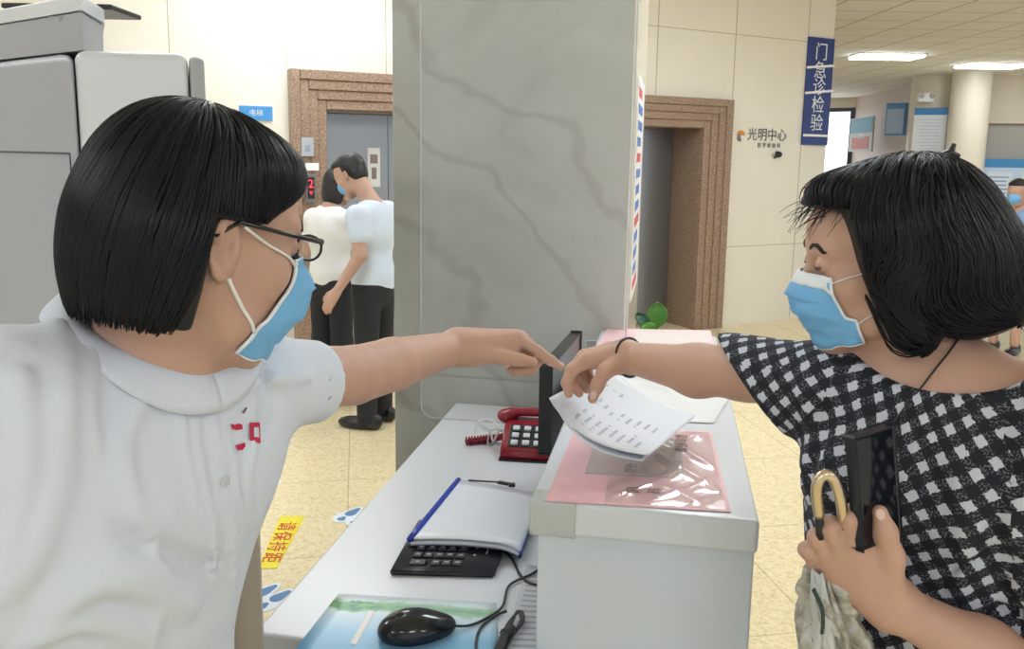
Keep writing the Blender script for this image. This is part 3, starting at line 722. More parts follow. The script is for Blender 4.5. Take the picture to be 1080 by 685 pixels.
for i in range(5):
    for j in range(5):
        c = KP(.2+.105*i, .13+.135*j, .0135+.018*(.13+.135*j)); wk = .088*kw
        if i == 0 and j == 0: c = KP(.235, .13, .0155); wk = .15*kw
        if i == 1 and j == 0: continue
        k = MB(); k.box(c+up2*.001, (wk, .018, .006), Rk2, .002); ko = k.build('key', mk, r)
        if j < 4: k = MB(); k.box(c+up2*.0043, (.008, .0035, .0006), Rk2); k.build('key_mark', mkt, ko)
mb = MB(); mb.box(KP(.865, .4, .0205)+up2*.001, (.003, .034, .0012), Rk2)
mb.build('white_mark', mkt, r)
for j in range(3): mb = MB(); mb.box(KP(.75, .3+.14*j, .0135+.018*(.3+.14*j)), (.005, .005, .0025), Rk2, .0008); mb.build('indicator', mkt, r)
# ================================================================ folder with papers, resting on the keypad
zf = ZD+.034
Fq = [onz(433, 571, zf), onz(549, 578, zf), onz(571, 524, ZD+.02), onz(484, 508, ZD+.02)]
r = empty('open_folder', np.mean(Fq, 0)-V(0, 0, .02), 'blue spined clear folder of white papers lying on the keypad', 'folder')
def FQ(u, v, dz=0):
    p = qi(Fq, u, v, dz); return p+V(0, 0, .006*math.sin(PI*u)*(1-.5*v)-.006*max(0, (u-.8)/.2)**2*(1-v)*2)
for nm, dz, m_, a_, b_ in (('back_cover', -.011, mat('folder_back', (.03, .04, .08), .35), -.045, 1.0), ('paper_stack', -.006, mat('folder_paper', (.66, .69, .76), .5), .0, .985), ('front_sheet', .004, mat('folder_sheet', (.72, .75, .83), .22), 0.01, 1.0)):
    mb = MB(); top = [[FQ(a_+(b_-a_)*i/24, j/10, dz) for j in range(11)] for i in range(25)]
    mb.grid(top); o = mb.build(nm, m_, r, True); md_ = o.modifiers.new('s', 'SOLIDIFY'); md_.thickness = .0065 if nm == 'paper_stack' else .0015; md_.offset = 0
mb = MB(); mb.tube([FQ(-.005, j/8, .004) for j in range(9)], .0075, 8, flat=.8); mb.build('blue_spine', mat('spine_blue', (.012, .04, .36), .25), r, True)
mb = MB(); mb.tube([FQ(.995, j/8*.25, -.002) for j in range(9)], .003, 6); mb.build('blue_corner', mat('spine_blue2', (.03, .08, .4), .3), r, True)
e = lerp(Fq[3], Fq[2], .55); ed_ = nrm(Fq[2]-Fq[3])
mb = MB(); mb.box(e+V(0, .01, .012), (.03, .012, .006), np.stack([ed_, np.cross(V(0, 0, 1), ed_), V(0, 0, 1)], 1), .002); mb.box(e+ed_*.022+V(0, .008, .012), (.016, .016, .008), None, .003)
mb.tube([FQ(.12, 1, .006), FQ(.3, 1.01, .008), FQ(.5, 1.03, .01)], .002, 6); mb.build('binder_clip', m_blk, r)
# ================================================================ picture mat, mouse, printed sheet
Mq = [onz(300, 700, ZD+.001), onz(530, 720, ZD+.001), onz(523, 637, ZD+.001), onz(357, 627, ZD+.001)]
m_mat = mat('desk_mat_print', (.3, .5, .7), .3)
uvn = nd(m_mat, 'ShaderNodeUVMap'); sp = nd(m_mat, 'ShaderNodeSeparateXYZ'); lk(m_mat, uvn.outputs[0], sp.inputs[0])
nz = noise(m_mat, uvn.outputs[0], 5, 5, .6)
sky = ramp(m_mat, sp.outputs['Y'], [(0, (.05, .25, .5)), (.45, (.25, .5, .72)), (.75, (.6, .72, .78)), (.84, (.3, .5, .33)), (.93, (.66, .74, .78))])
hv = math_(m_mat, 'SUBTRACT', sp.outputs['Y'], math_(m_mat, 'MULTIPLY', nz, .30))
hill = ramp(m_mat, hv, [(.60, (0, 0, 0)), (.62, (1, 1, 1)), (.74, (1, 1, 1)), (.76, (0, 0, 0))])
_m1 = math_(m_mat, 'MULTIPLY', hill, ramp(m_mat, sp.outputs['X'], [(.25, (1, 1, 1)), (.62, (.35, .35, .35))]))
setc(m_mat, mixc(m_mat, _m1, sky, ramp(m_mat, noise(m_mat, uvn.outputs[0], 12, 3), [(.4, (.02, .2, .1)), (.6, (.16, .42, .12))])))
def uvsheet(name, Q, m, parent=None, th=.001, n=12, wav=0):
    me = bpy.data.meshes.new(name); vs = []; fs = []; uv = []
    for i in range(n+1):
        for j in range(n+1): vs.append(qi(Q, i/n, j/n, wav*math.sin(5*i/n+3*j/n)**2))
    for i in range(n):
        for j in range(n):
            fs.append((i*(n+1)+j, (i+1)*(n+1)+j, (i+1)*(n+1)+j+1, i*(n+1)+j+1)); uv += [(i/n, j/n), ((i+1)/n, j/n), ((i+1)/n, (j+1)/n), (i/n, (j+1)/n)]
    me.from_pydata([tuple(v) for v in vs], [], fs); l = me.uv_layers.new(name='UVMap')
    for k, c in enumerate(uv): l.data[k].uv = c
    o = place(name, me, m, parent, True); s_ = o.modifiers.new('s', 'SOLIDIFY'); s_.thickness = th; s_.offset = 1; return o
mo = uvsheet('desk_mat', Mq, m_mat, None, .0012); tag(mo, 'picture desk mat with blue water and green hills under the mouse', 'desk mat')
mb = MB(); qd = [onz(372, 680, ZD+.0028), onz(392, 645, ZD+.0028)]; mb.tube(qd, .006, 8, flat=.15)
mb.build('white_statue_print', m_white, mo)
Pq = [onz(526, 700, ZD+.0012), onz(584, 700, ZD+.0012), onz(583, 600, ZD+.0012), onz(556, 596, ZD+.0012)]
ps = uvsheet('printed_sheet', Pq, mat('sheet_grey', (.5, .52, .56), .35), None, .001); tag(ps, 'grey printed sheet under film beside the counter and cable', 'paper')
mb = MB()
for v in np.arange(.08, .9, .055): qbox(mb, Pq, .15, v, random.uniform(.75, .95), v+.02, .0012, .0002)
mb.build('printed_lines', mat('sheet_ink', (.32, .33, .36), .6), ps)
mc_ = onz(441, 672, ZD); mx = nrm(V(.97, .24, 0)); my = V(-mx[1], mx[0], 0); RM = np.stack([mx, my, V(0, 0, 1)], 1)
r = empty('computer_mouse', mc_+V(0, 0, .003), 'glossy black computer mouse on the picture mat', 'mouse')
s_ = S(); s_.ell(mc_+V(0, 0, .016), (.066, .034, .026), RM, .01); s_.ell(mc_-mx*.016+V(0, 0, .018), (.046, .034, .028), RM, .02); s_.plane(mc_+V(0, 0, .003), V(0, 0, -1), .004)
s_.build('shell', m_gloss, r, .0028)
mb = MB(); mb.lathe(mc_-mx*.03+V(0, 0, .042)-my*.004, [(.001, -.004), (.009, -.003), (.0095, 0), (.009, .003), (.001, .004)], my, 16); mb.build('scroll_wheel', m_blk, r, True)
m0 = mc_+mx*.062+V(0, 0, .012)
def ZP(px, py, h=.004): return onz(px, py, ZD+h)
mb = MB(); mb.tube(spline([m0, ZP(495, 660, .006), ZP(514, 652, .006), ZP(530, 640, .006), ZP(537, 618, .005), ZP(560, 606, .006), ZP(580, 594, .006), ZP(590, 584, .006)]), .0024, 8)
mb.build('cable', m_blk, r, True)
# the keypad's own cable and the bundle of looped cables
mb = MB(); mb.tube(spline([KP(.95, .55, .014), ZP(540, 590), ZP(549, 607), ZP(560, 616), ZP(577, 618)]), .0028, 8)
mb.build('cable', m_blk, [o for o in bpy.data.objects if o.name == 'desk_keypad'][0], True)
mb = MB()
mb.tube(spline([ZP(584, 572, .02), ZP(572, 580, .022), ZP(570, 600, .016), ZP(575, 618, .012), ZP(582, 632, .01)]), .0032, 8)
mb.tube(spline([ZP(583, 580, .014), ZP(577, 588, .012), ZP(575, 604, .01), ZP(580, 616, .01)]), .0032, 8)
tag(mb.build('hanging_cable', m_blk, None, True), 'black looped cable against the counter side near the keypad', 'cable')
mb = MB(); C0 = lambda a, b, h=.006: ZP(a, b, h)
mb.tube(spline([C0(509, 700), C0(502, 685), C0(506, 664), C0(522, 650), C0(534, 645)]), .0024, 8)
for k in range(4):
    mb.tube(spline([C0(520+k*3, 690-k, .012+.003*k), C0(528+k*2, 672, .016), C0(538+k, 655, .014), C0(549-k, 645, .016), C0(552-k, 655, .012), C0(540, 672, .008), C0(530, 690-3*k, .008), C0(520+k*3, 690-k, .012+.003*k)]), .0024, 8)
mb.tube([C0(532, 670, .012), C0(540, 664, .012)], .010, 10)
tag(mb.build('bundled_cable', m_blk, None, True), 'bundle of folded black cable tied beside the mouse', 'cable')
# ================================================================ floor stickers
m_yel = mat('sticker_yellow', (.80, .70, .03), .4); m_redi = mat('sticker_red', (.62, .04, .04), .5); m_fblue = mat('sticker_blue', (.08, .2, .4), .5); m_fwh = mat('sticker_white', (.72, .77, .84), .4)
Yq = [onz(272, 600, .001), onz(292, 600, .001), onz(322, 545, .001), onz(296, 545, .001)]
r = empty('floor_sticker', np.mean(Yq, 0), 'yellow floor sticker with red Chinese lettering', 'sticker'); sheet_on('sheet', Yq, m_yel, r, .0012)
Yx = nrm(Yq[1]-Yq[0]); Yy = nrm(Yq[3]-Yq[0]); sz = np.linalg.norm(Yq[1]-Yq[0])
mb = MB()
for i, ch in enumerate('请保持距'): addtext(mb, ch, .085, qi(Yq, .42, .78-.2*i, .0028), -Yy, Yx, .0003)
mb.build('lettering', m_redi, r)
def footprints(px, py, ang, label, sc=.55):
    c = onz(px, py, .001); r = empty('footprint_sticker', c, label, 'sticker', 'footprint stickers on the floor')
    d = V(math.cos(ang), math.sin(ang), 0); e = V(-d[1], d[0], 0)
    def blob(L, W, o, g=0):
        pts = []
        for k in range(28):
            t = 2*PI*k/28; x = math.cos(t)*L/2; y = math.sin(t)*(W/2)*(1-.28*math.sin(2.2*math.cos(t)+.3)); pts.append(c+o+d*(x)+e*y)
        return pts
    mb = MB(); mi = MB()
    for s_ in (-1, 1):
        mb.prism(blob(.33*sc, .165*sc, e*s_*.065*sc), (0, 0, .001 if s_ < 0 else .0013)); 
    mb.build('white_outline', m_fwh, r)
    for s_ in (-1, 1):
        f = MB(); f.prism(blob(.17*sc, .085*sc, e*s_*.065*sc+d*.055*sc+V(0, 0, .0014)), (0, 0, .0006)); f.build('sole', m_fblue, r)
        f = MB(); f.prism(blob(.08*sc, .065*sc, e*s_*.065*sc-d*.09*sc+V(0, 0, .0014)), (0, 0, .0006)); f.build('heel', m_fblue, r)
footprints(375, 545, 1.1, 'pair of blue footprints in white outline near the pillar')
footprints(282, 630, 1.0, 'pair of blue footprints in white outline beside the beige cabinet')
footprints(277, 512, 1.3, 'pair of blue footprints mostly hidden behind the nurse')
# ================================================================ beige cabinet behind the nurse
bR = at(275, 640, 1.16); 
r = empty('low_cabinet', V(bR[0]-.25, bR[1]+.1, 0), 'plain beige brown low cabinet standing between nurse and desk', 'cabinet')
mbe = mat('cabinet_beige', (.36, .31, .25), .5)
Rb = np.array([[.96, -.28, 0], [.28, .96, 0], [0, 0, 1]]); Bc = lambda x, y, z: V(bR[0], bR[1], 0)+Rb @ V(x, y, z)
mb = MB(); mb.box(Bc(-.25, .095, .53), (.5, .17, 1.06), Rb, .004); mb.build('carcass', mbe, r)
mb = MB(); mb.box(Bc(-.27, 0.0, .53), (.44, .018, 1.0), Rb, .003); mb.build('door', mat('cabinet_door', (.42, .37, .30), .5), r)
mb = MB(); mb.box(Bc(-.25, .095, 1.067), (.505, .19, .014), Rb, .003); mb.build('top', mbe, r)
# ================================================================ large pale machine at far left
mC = at(86, 200, 1.78); mE = at(204, 200, 1.80); mE2 = at(221, 200, 1.86); mW = at(-60, 200, 2.25)
zM = onp(140, 53, mC, V(0, 1, 0))[2]
m_mg = mat('machine_grey', (.36, .37, .41), .45); m_mw = mat('machine_white', (.66, .69, .74), .35); m_ms = mat('machine_trim', (.36, .38, .38), .45)
back = 2.35; kE = at(219, 200, 2.35); kM = at(203, 200, 2.35); kC = at(90, 200, 2.35); mD = at(-60, 200, 2.36)
r = empty('scanner_machine', V(-1.2, 2.2, 0), 'large pale grey machine cabinet with rounded edges at far left', 'machine')
def rprism(mb, poly, z0, z1, bev, mi=0):
    t = MB(); t.prism([V(p[0], p[1], z0) for p in poly], (0, 0, z1-z0)); bmesh.ops.recalc_face_normals(t.bm, faces=t.bm.faces)
    es = [e for e in t.bm.edges if min(v.co.z for v in e.verts) > z1-1e-4 or abs(e.verts[0].co.z-e.verts[1].co.z) > .1]
    bmesh.ops.bevel(t.bm, geom=es, offset=bev, segments=6, affect='EDGES', profile=.5)
    me = bpy.data.meshes.new('t'); t.bm.to_mesh(me); t.bm.free(); mb.bm.from_mesh(me)
mb = MB(); rprism(mb, [mW[:2], mC[:2]+V(0, .0), V(*kC[:2]), V(*mD[:2])], 0, zM-.003, .022)
autosm(mb.build('front_panel', m_mg, r), 50)
mb = MB(); rprism(mb, [mC[:2]+V(.001, .004), mE[:2], V(*kM[:2])-V(.001, 0), V(*kC[:2])+V(.002, 0)], 0, zM, .022); autosm(mb.build('side_cover', m_mw, r), 50)
mb = MB(); rprism(mb, [mE[:2]+V(.002, .003), mE2[:2], V(*kE[:2]), V(*kM[:2])+V(.001, 0)], 0, zM-.004, .012); autosm(mb.build('end_strip', m_ms, r), 50)
# door seam of the grey panel
gd = nrm(V(mC[0]-mW[0], mC[1]-mW[1], 0)); gn = V(gd[1], -gd[0], 0)
a = onp(74, 162, mC, gn); 
mb = MB(); mb.box(V(*(a-gd*.4)[:2], a[2])+gn*.0005, (.8, .003, .004), np.stack([gd, -gn, V(0, 0, 1)], 1)); mb.box(V(*a[:2], a[2]/2)+gn*.0005, (.003, .003, a[2]), np.stack([gd, -gn, V(0, 0, 1)], 1)); mb.build('door_gap', mat('gap_dark', (.08, .08, .09), .6), r)
# top unit
tC = at(87, 30, 1.80); tE = at(108, 30, 1.98); zTt = onp(60, 11, tC, V(0, 1, 0))[2]
mb = MB(); rprism(mb, [mW[:2], tC[:2], tE[:2], V(*at(106, 30, 2.34)[:2]), V(*mD[:2])], zM+.001, zTt, .006); autosm(mb.build('top_unit', m_mg, r), 50)
mb = MB(); rprism(mb, [mW[:2]-V(.0, .004), tC[:2]-V(-.004, .006), tE[:2]+V(.006, 0), V(*at(107, 30, 2.34)[:2]), V(*mD[:2])], zTt+.001, zTt+.032, .004); autosm(mb.build('tray_rim', m_mw, r), 50)
mb = MB(); mb.box((tC[0]-.155, 2.08, zTt+.040), (.25, .16, .012), None, .004); mb.build('dark_tray', m_dark, r)
for px in (23, 60):
    a = onp(px-9, 16, tC, gn); b = onp(px+9, 18, tC, gn); c = onp(px+2, 26, tC, gn)
    mb = MB(); mb.prism([a+gn*.001, b+gn*.001, c+gn*.001], gn*.002); mb.build('vent_mark', mat('vent_grey', (.25, .26, .28), .5), r)
a = at(155, 47, 2.0); mb = MB(); mb.box(V(a[0], a[1], zM+.006), (.03, .02, .010), None, .002); mb.build('catch', m_dark, r)
# ================================================================ leafy plant behind the far end of the counter
pc0 = V(*at(690, 333, 3.05)[:2], 0)+V(.14, .12, 0)
r = empty('potted_plant', pc0, 'potted green leafed plant standing behind the counter end', 'plant')
mb = MB(); mb.lathe(pc0, [(.10, 0), (.14, .25), (.15, .26), (.15, .29), (.13, .29), (.12, .26)], seg=28); mb.build('pot', mat('pot_dark', (.12, .1, .09), .5), r, True)
tip = at(692, 333, 3.0)
mg = mat('leaf_green', (.06, .22, .02), .4); mgd = mat('leaf_dark_green', (.02, .09, .04), .4)
mb = MB(); mb.tube(spline([pc0+V(0, 0, .25), pc0+V(-.01, 0, .6), tip-V(0, 0, .04)]), .006, 8); mb.tube(spline([pc0+V(0, 0, .25), pc0+V(.02, 0, .6), at(676, 342, 2.97)]), .005, 8); mb.build('stem', mgd, r, True)
def leaf(c, L, W, up, side, m):
    mb = MB(); P = []
    for i in range(13):
        t = i/12; w_ = W*math.sin(PI*min(1, t*1.0))**.6; row = []
        for j in range(9):
            s = j/4-1; row.append(c+up*(t-.5)*L+side*s*w_/2+np.cross(side, up)*(.008*s*s+.01*math.sin(PI*t)))
        P.append(row)
    mb.grid(P); o = mb.build('leaf', m, r, True); q = o.modifiers.new('s', 'SOLIDIFY'); q.thickness = .002
leaf(tip, .095, .075, nrm(V(.1, .1, 1)), V(1, .05, 0), mg)
leaf(at(677, 338, 2.97), .06, .045, nrm(V(-.4, .2, .5)), nrm(V(.8, .2, .2)), mgd)
leaf(at(683, 346, 2.93), .06, .04, nrm(V(.9, .0, .3)), nrm(V(-.2, .3, .8)), mg)
for k in range(5):
    a_ = k*1.3; leaf(pc0+V(.09*math.cos(a_), .09*math.sin(a_), .62+.05*k), .13, .07, nrm(V(math.cos(a_), math.sin(a_), .8)), V(-math.sin(a_), math.cos(a_), 0), (mg, mgd)[k % 2])
# ================================================================ people: shared shapes
def skin_mat(name, c, red=.5):
    m = mat(name, c, .5); v = coords(m)
    n = noise(m, v, 18, 4, .6); a = tuple(x*.92 for x in c); b = (min(1, c[0]*1.05), c[1]*.98, c[2]*.95)
    setc(m, mixc(m, n, a, b)); bsdf(m).inputs['Subsurface Weight'].default_value = .12; bsdf(m).inputs['Subsurface Radius'].default_value = (.02, .008, .004)
    bsdf(m).inputs['Subsurface Scale'].default_value = .5
    bump(m, noise(m, v, 350, 3, .6), .12, .0006); return m
m_skinN = skin_mat('skin_nurse', (.52, .33, .26)); m_skinW = skin_mat('skin_visitor', (.54, .34, .26))
def head_sdf(s, O, H, sc=1.0):
    """O origin, H columns forward/left/up"""
    T = lambda x, y, z: O+H @ V(x, y, z)*sc
    e = lambda c, r, k=.02, op='u': s.ell(T(*c), tuple(q*sc for q in r), H, k*sc, op)
    c = lambda a, b, r1, r2, k=.015, op='u': s.cone(T(*a), T(*b), r1*sc, r2*sc, k*sc, op)
    e((-.014, 0, .030), (.092, .074, .084)); e((.022, 0, -.010), (.066, .061, .085), .03); e((.030, 0, .045), (.060, .058, .05), .03)
    for y in (-1, 1):
        c((-.004, y*.050, -.045), (.020, y*.046, -.078), .020, .018, .03); c((.020, y*.046, -.078), (.064, y*.012, -.108), .018, .014, .025)
        e((.052, y*.038, -.028), (.026, .026, .024), .03); e((.074, y*.026, .019), (.014, .026, .008), .02)
    e((.058, 0, -.075), (.032, .036, .036), .03); e((.068, 0, -.106), (.015, .018, .013), .02)
    for y in (-1, 1): e((.101, y*.031, -.001), (.018, .018, .012), .016, 's'); e((.0800, y*.031, .0), (.0125, .0135, .0115), .005)
    c((.084, 0, .004), (.104, 0, -.030), .0075, .0095, .014); e((.106, 0, -.036), (.011, .011, .009), .01)
    for y in (-1, 1): e((.097, y*.013, -.039), (.010, .007, .007), .008)
    e((.089, 0, -.062), (.010, .023, .006), .006); e((.087, 0, -.072), (.010, .020, .006), .006)
    for y in (-1, 1):           # ears
        E = H @ np.array([[math.cos(.35), y*math.sin(.35)*1, 0], [-y*math.sin(.35), math.cos(.35), 0], [0, 0, 1]])
        cc = T(-.012, y*.080, -.010)
        s.ell(cc, (.018*sc, .0065*sc, .031*sc), E, .008*sc); s.ell(T(-.008, y*.0865, -.004), (.0105*sc, .0085*sc, .020*sc), E, .003*sc, 's')
        s.ell(T(-.002, y*.079, -.012), (.005*sc, .005*sc, .008*sc), E, .004*sc)
    return T
def eye_parts(sk, T, H, sc, parent, m_lid, closed=.5, sides=(-1, 1)):
    def on(pts, off, y):       # drop the points onto the face from in front and slightly outside
        d = nrm(H @ V(.88, y*.45, .1)); P = np.array(pts)+d*.03
        for _ in range(40): P = P-d*np.maximum(sk.ev(P)-off, 0)[:, None]
        return list(P)
    mw = mat('eye_white', (.7, .66, .62), .2); mi = mat('iris_dark', (.015, .01, .008), .15); mh = mat('brow_hair', (.03, .022, .02), .6)
    for y in sides:
        for dz, rr, r_, m_ in ((-.0035, .0118, .0012, mh), (-.0062, .0104, .0007, mi)):
            mb = MB(); kk = math.sqrt(1-(dz/.0115)**2); mb.tube([T(.0800+.0131*kk*math.cos(t), y*.031+.0141*kk*math.sin(t), dz+.002*t*t) for t in np.linspace(-.95, .95, 15)], [r_*sc*(1.1-.5*abs(t)) for t in np.linspace(-1, 1, 15)], 5); mb.build('eyelash' if r_ > .001 else 'eye', m_, parent, True)
        mb = MB(); BR = []
        for i in range(110):      # eyebrow of short hairs
            t = i/109; p0 = (.0890-.013*t**1.6, y*(.012+.031*t), .020+.008*math.sin(PI*min(1, t*1.1))**.8-.003*t); 
            jx = random.uniform(-.0025, .0025)*(1-.6*t)
            BR += [T(p0[0]+.0005, p0[1], p0[2]+jx), T(p0[0]-.001-.002*t, p0[1]+y*.005, p0[2]+jx+.0010)]
        BR = on(BR, .0006, y)
        for i in range(0, len(BR), 2): mb.tube(BR[i:i+2], [.0010*sc, .0005*sc], 4, cap=False)
        mb.build('eyebrow', mh, parent)
def finger(s, pts, rs, k=.005):
    s.chain(pts, rs, k)
def nails(pts, parent, m, w=.0055, l=.006):
    for p, d, n in pts:
        d = nrm(d); n = nrm(n); y = np.cross(n, d); R = np.stack([d, y, n], 1)
        MB().ball(p, (l, w, .0012), R, 12).build('fingernail', m, parent, True)
# ---- hair: a solid base plus grown strands
def hair_strands(s, O, roots, flow, m, name, parent, steps=26, ds=.010, stop=None, r=.0011, lift=(.0005, .003), jit=.12, seed=3, tip=.35):
    rng = np.random.default_rng(seed); P = s.project(np.array(roots), 4); n = len(P)
    off = rng.uniform(*lift, n); alive = np.ones(n, bool); path = [P+s.grad(P)*off[:, None]]; A = [alive.copy()]
    ph = rng.normal(0, 1, (n, 3))*jit
    for i in range(steps):
        g = s.grad(P); d = flow(P, i/steps)+ph*(.4+.6*math.sin(i*.7)); d = d-(d*g).sum(1)[:, None]*g; d /= np.maximum(np.linalg.norm(d, axis=1)[:, None], 1e-6)
        P2 = s.project(P+d*ds, 1)
        if stop is not None: alive = alive & ~stop(P2, rng)
        P = np.where(alive[:, None], P2, P); path.append(P+s.grad(P)*off[:, None]); A.append(alive.copy())
    path = np.array(path); A = np.array(A); ln = A.sum(0)
    V_, Q_ = [], []; base = 0
    for j in range(n):
        L = int(ln[j]); 
        if L < 4: continue
        c = path[:L, j]; t = np.gradient(c, axis=0); t /= np.maximum(np.linalg.norm(t, axis=1)[:, None], 1e-9)
        u = np.cross(t, c-O); u /= np.maximum(np.linalg.norm(u, axis=1)[:, None], 1e-9); w_ = np.cross(u, t)
        w = r*rng.uniform(.7, 1.4)*np.clip(np.minimum(np.linspace(0, 6, L)+.4, (L-1-np.linspace(0, L-1, L))*.35+tip), 0, 1)[:, None]
        ring = np.stack([c+u*w*1.6, c+w_*w, c-u*w*1.6, c-w_*w], 1).reshape(-1, 3); V_.append(ring)
        i = np.arange(L-1)[:, None]*4; k = np.arange(4)[None]; k2 = (k+1) % 4
        Q_.append((np.stack([i+k, i+k2, i+4+k2, i+4+k], -1).reshape(-1, 4))+base); base += L*4
    me = tomesh(name, np.concatenate(V_), np.concatenate(Q_)); return place(name, me, m, parent, True)
m_hair = mat('black_hair', (.0045, .005, .008), .38); bsdf(m_hair).inputs['Anisotropic'].default_value = .5
bsdf(m_hair).inputs['Specular IOR Level'].default_value = .20
m_hairb = mat('black_hair_base', (.006, .006, .008), .6)
m_maskb = mat('mask_blue', (.17, .44, .76), .65); _v = coords(m_maskb); bump(m_maskb, noise(m_maskb, _v, 260, 2), .25, .001)
m_maskw = mat('mask_white_edge', (.78, .82, .88), .6); m_loop = mat('ear_loop_white', (.82, .83, .85), .6)
def face_mask(sk, T, H, parent, edge, centre, lat, white_top=True, pleat=.0045, sides=(-1, 1), n=26, mt=None):
    """edge(v), centre(v): (forward, up) profiles; lat(v): half width at the edge"""
    M_ = 20; G = []
    for i in range(n+1):
        v = i/n; e = edge(v); c = centre(v); row = []
        for j in range(-M_, M_+1):
            u = j/M_; a = u*PI/2*.98; f = c[0]+(e[0]-c[0])*(1-math.cos(a)); z = c[1]+(e[1]-c[1])*abs(u)**1.7; y = lat(v)*math.sin(a)**1 if True else 0
            tri = ((v*3.6) % 1)**1.5; fo = pleat*tri*math.cos(u*PI/2)**.6 if .1 < v < .92 else 0
            fo += .0012*math.sin(9*v+7*u)+.0009*math.sin(23*u+5*v)
            row.append(T(f+fo, y, z))
        G.append(row)
    G = np.array(G); sh_ = G.shape; A = np.abs(np.linspace(-1, 1, 2*M_+1)); w_ = np.clip((A-.70)/.30, 0, 1)**1.3
    fl = G.reshape(-1, 3); pr = fl.copy()
    for _ in range(5): d_ = sk.ev(pr)-.0035; pr = pr-sk.grad(pr)*np.clip(d_, -.008, .008)[:, None]
    dv = pr-fl; L_ = np.linalg.norm(dv, axis=1)[:, None]; pr = fl+dv*np.minimum(1, .010/np.maximum(L_, 1e-6))
    G = G*(1-w_[None, :, None])+pr.reshape(sh_)*w_[None, :, None]; fl = G.reshape(-1, 3); d_ = np.maximum(0, .0035-sk.ev(fl)); G = (fl+sk.grad(fl)*d_[:, None]).reshape(sh_)
    mb = MB(); mb.grid(G); o = mb.build('face_mask', mt or m_maskb, parent, True)
    md = o.modifiers.new('s', 'SOLIDIFY'); md.thickness = .0018; md.offset = 0
    for k, (nm, pts) in enumerate((('side_binding', [G[i][0] for i in range(n+1)]), ('side_binding', [G[i][-1] for i in range(n+1)]), ('top_binding', G[0]), ('bottom_binding', G[-1]))):
        b = MB(); b.tube(pts, .0021 if k < 2 else .0013, 6); b.build(nm, m_maskw, o, True)
    for v0 in (.30, .53, .76):
        k_ = int(v0*n); b = MB(); b.tube([G[k_][j]+H[:, 0]*.0012 for j in range(5, 2*M_-4)], .0010, 5, flat=.6); b.build('pleat_fold', mt or m_maskb, o, True)
    if white_top:
        b = MB(); P = [[lerp(G[0][j], G[3][j], t)+H[:, 0]*.0016+H[:, 1]*(.0010 if j > M_ else -.0010)*abs(j-M_)/M_ for j in range(len(G[0]))] for t in np.linspace(0, 1.05, 5)]; b.grid(P); q = b.build('nose_band', m_maskw, o, True)
        q.modifiers.new('s', 'SOLIDIFY').thickness = .0008
    return o, G
# ================================================================ simple distant figures get the same modelling, coarser
def cloth_mat(name, c, rough=.85, sc=25, st=.35):
    m = mat(name, c, rough); v = coords(m); bump(m, noise(m, v, sc, 5, .6, .4), st, .01); return m
m_shoe = mat('shoe_black', (.012, .012, .014), .25); m_blacktr = cloth_mat('black_trousers', (.014, .015, .02), .8)
def simple_shoe(c, d, parent, m, L=.25, nm='shoe'):
    d = nrm(d); R = np.stack([d, np.cross(V(0, 0, 1), d), V(0, 0, 1)], 1); s = S()
    s.ell(c+d*.04+V(0, 0, .03), (L/2, .045, .042), R, .02); s.ell(c-d*.06+V(0, 0, .05), (.055, .038, .05), R, .03); s.plane(c+V(0, 0, .002), V(0, 0, -1), .003)
    return s.build(nm, m, parent, .006)
def loop_on(sk, a, b, n=12, off=.002):
    P = np.array([lerp(a, b, t) for t in np.linspace(0, 1, n)])
    for _ in range(4): d = np.maximum(0, off-sk.ev(P)); P = P+sk.grad(P)*d[:, None]
    return list(P)
def decal(s, name, pxs, m, parent, off=.0015, th=.0006):
    P = [s.hit(x, y) for x, y in pxs]; n = s.grad(np.array(P).mean(0)[None])[0]
    mb = MB(); mb.prism([p+n*off for p in P], n*th); return mb.build(name, m, parent)
def hang_hand(s, w, d, side, sc=1.0, curl=.35):
    """relaxed hand: w wrist, d direction, side = palm-thumb direction"""
    d = nrm(d); side = nrm(side-d*(side @ d)); pn = np.cross(d, side)
    s.cone(w, w+d*.05*sc, .022*sc, .024*sc, .01); 
    for i, (o, l) in enumerate(((.027, .075), (.009, .085), (-.009, .08), (-.026, .062))):
        a = w+d*.085*sc+side*o*sc; s.cone(w+d*.02*sc+side*o*.5*sc, a, .017*sc, .011*sc, .012)
        b = a+nrm(d+pn*curl*.6)*l*.45*sc; c = b+nrm(d+pn*curl*1.6)*l*.3*sc; e = c+nrm(d*.7+pn*curl*2.4)*l*.25*sc
        s.chain([a, b, c, e], [.0095*sc, .0085*sc, .0078*sc, .0065*sc], .004)
    a = w+d*.025*sc+side*.022*sc; b = a+nrm(d+side*.7)*.035*sc; c = b+nrm(d+side*.25+pn*.2)*.03*sc; e = c+nrm(d+pn*.3)*.022*sc
    s.chain([a, b, c, e], [.014*sc, .011*sc, .0095*sc, .0075*sc], .006)
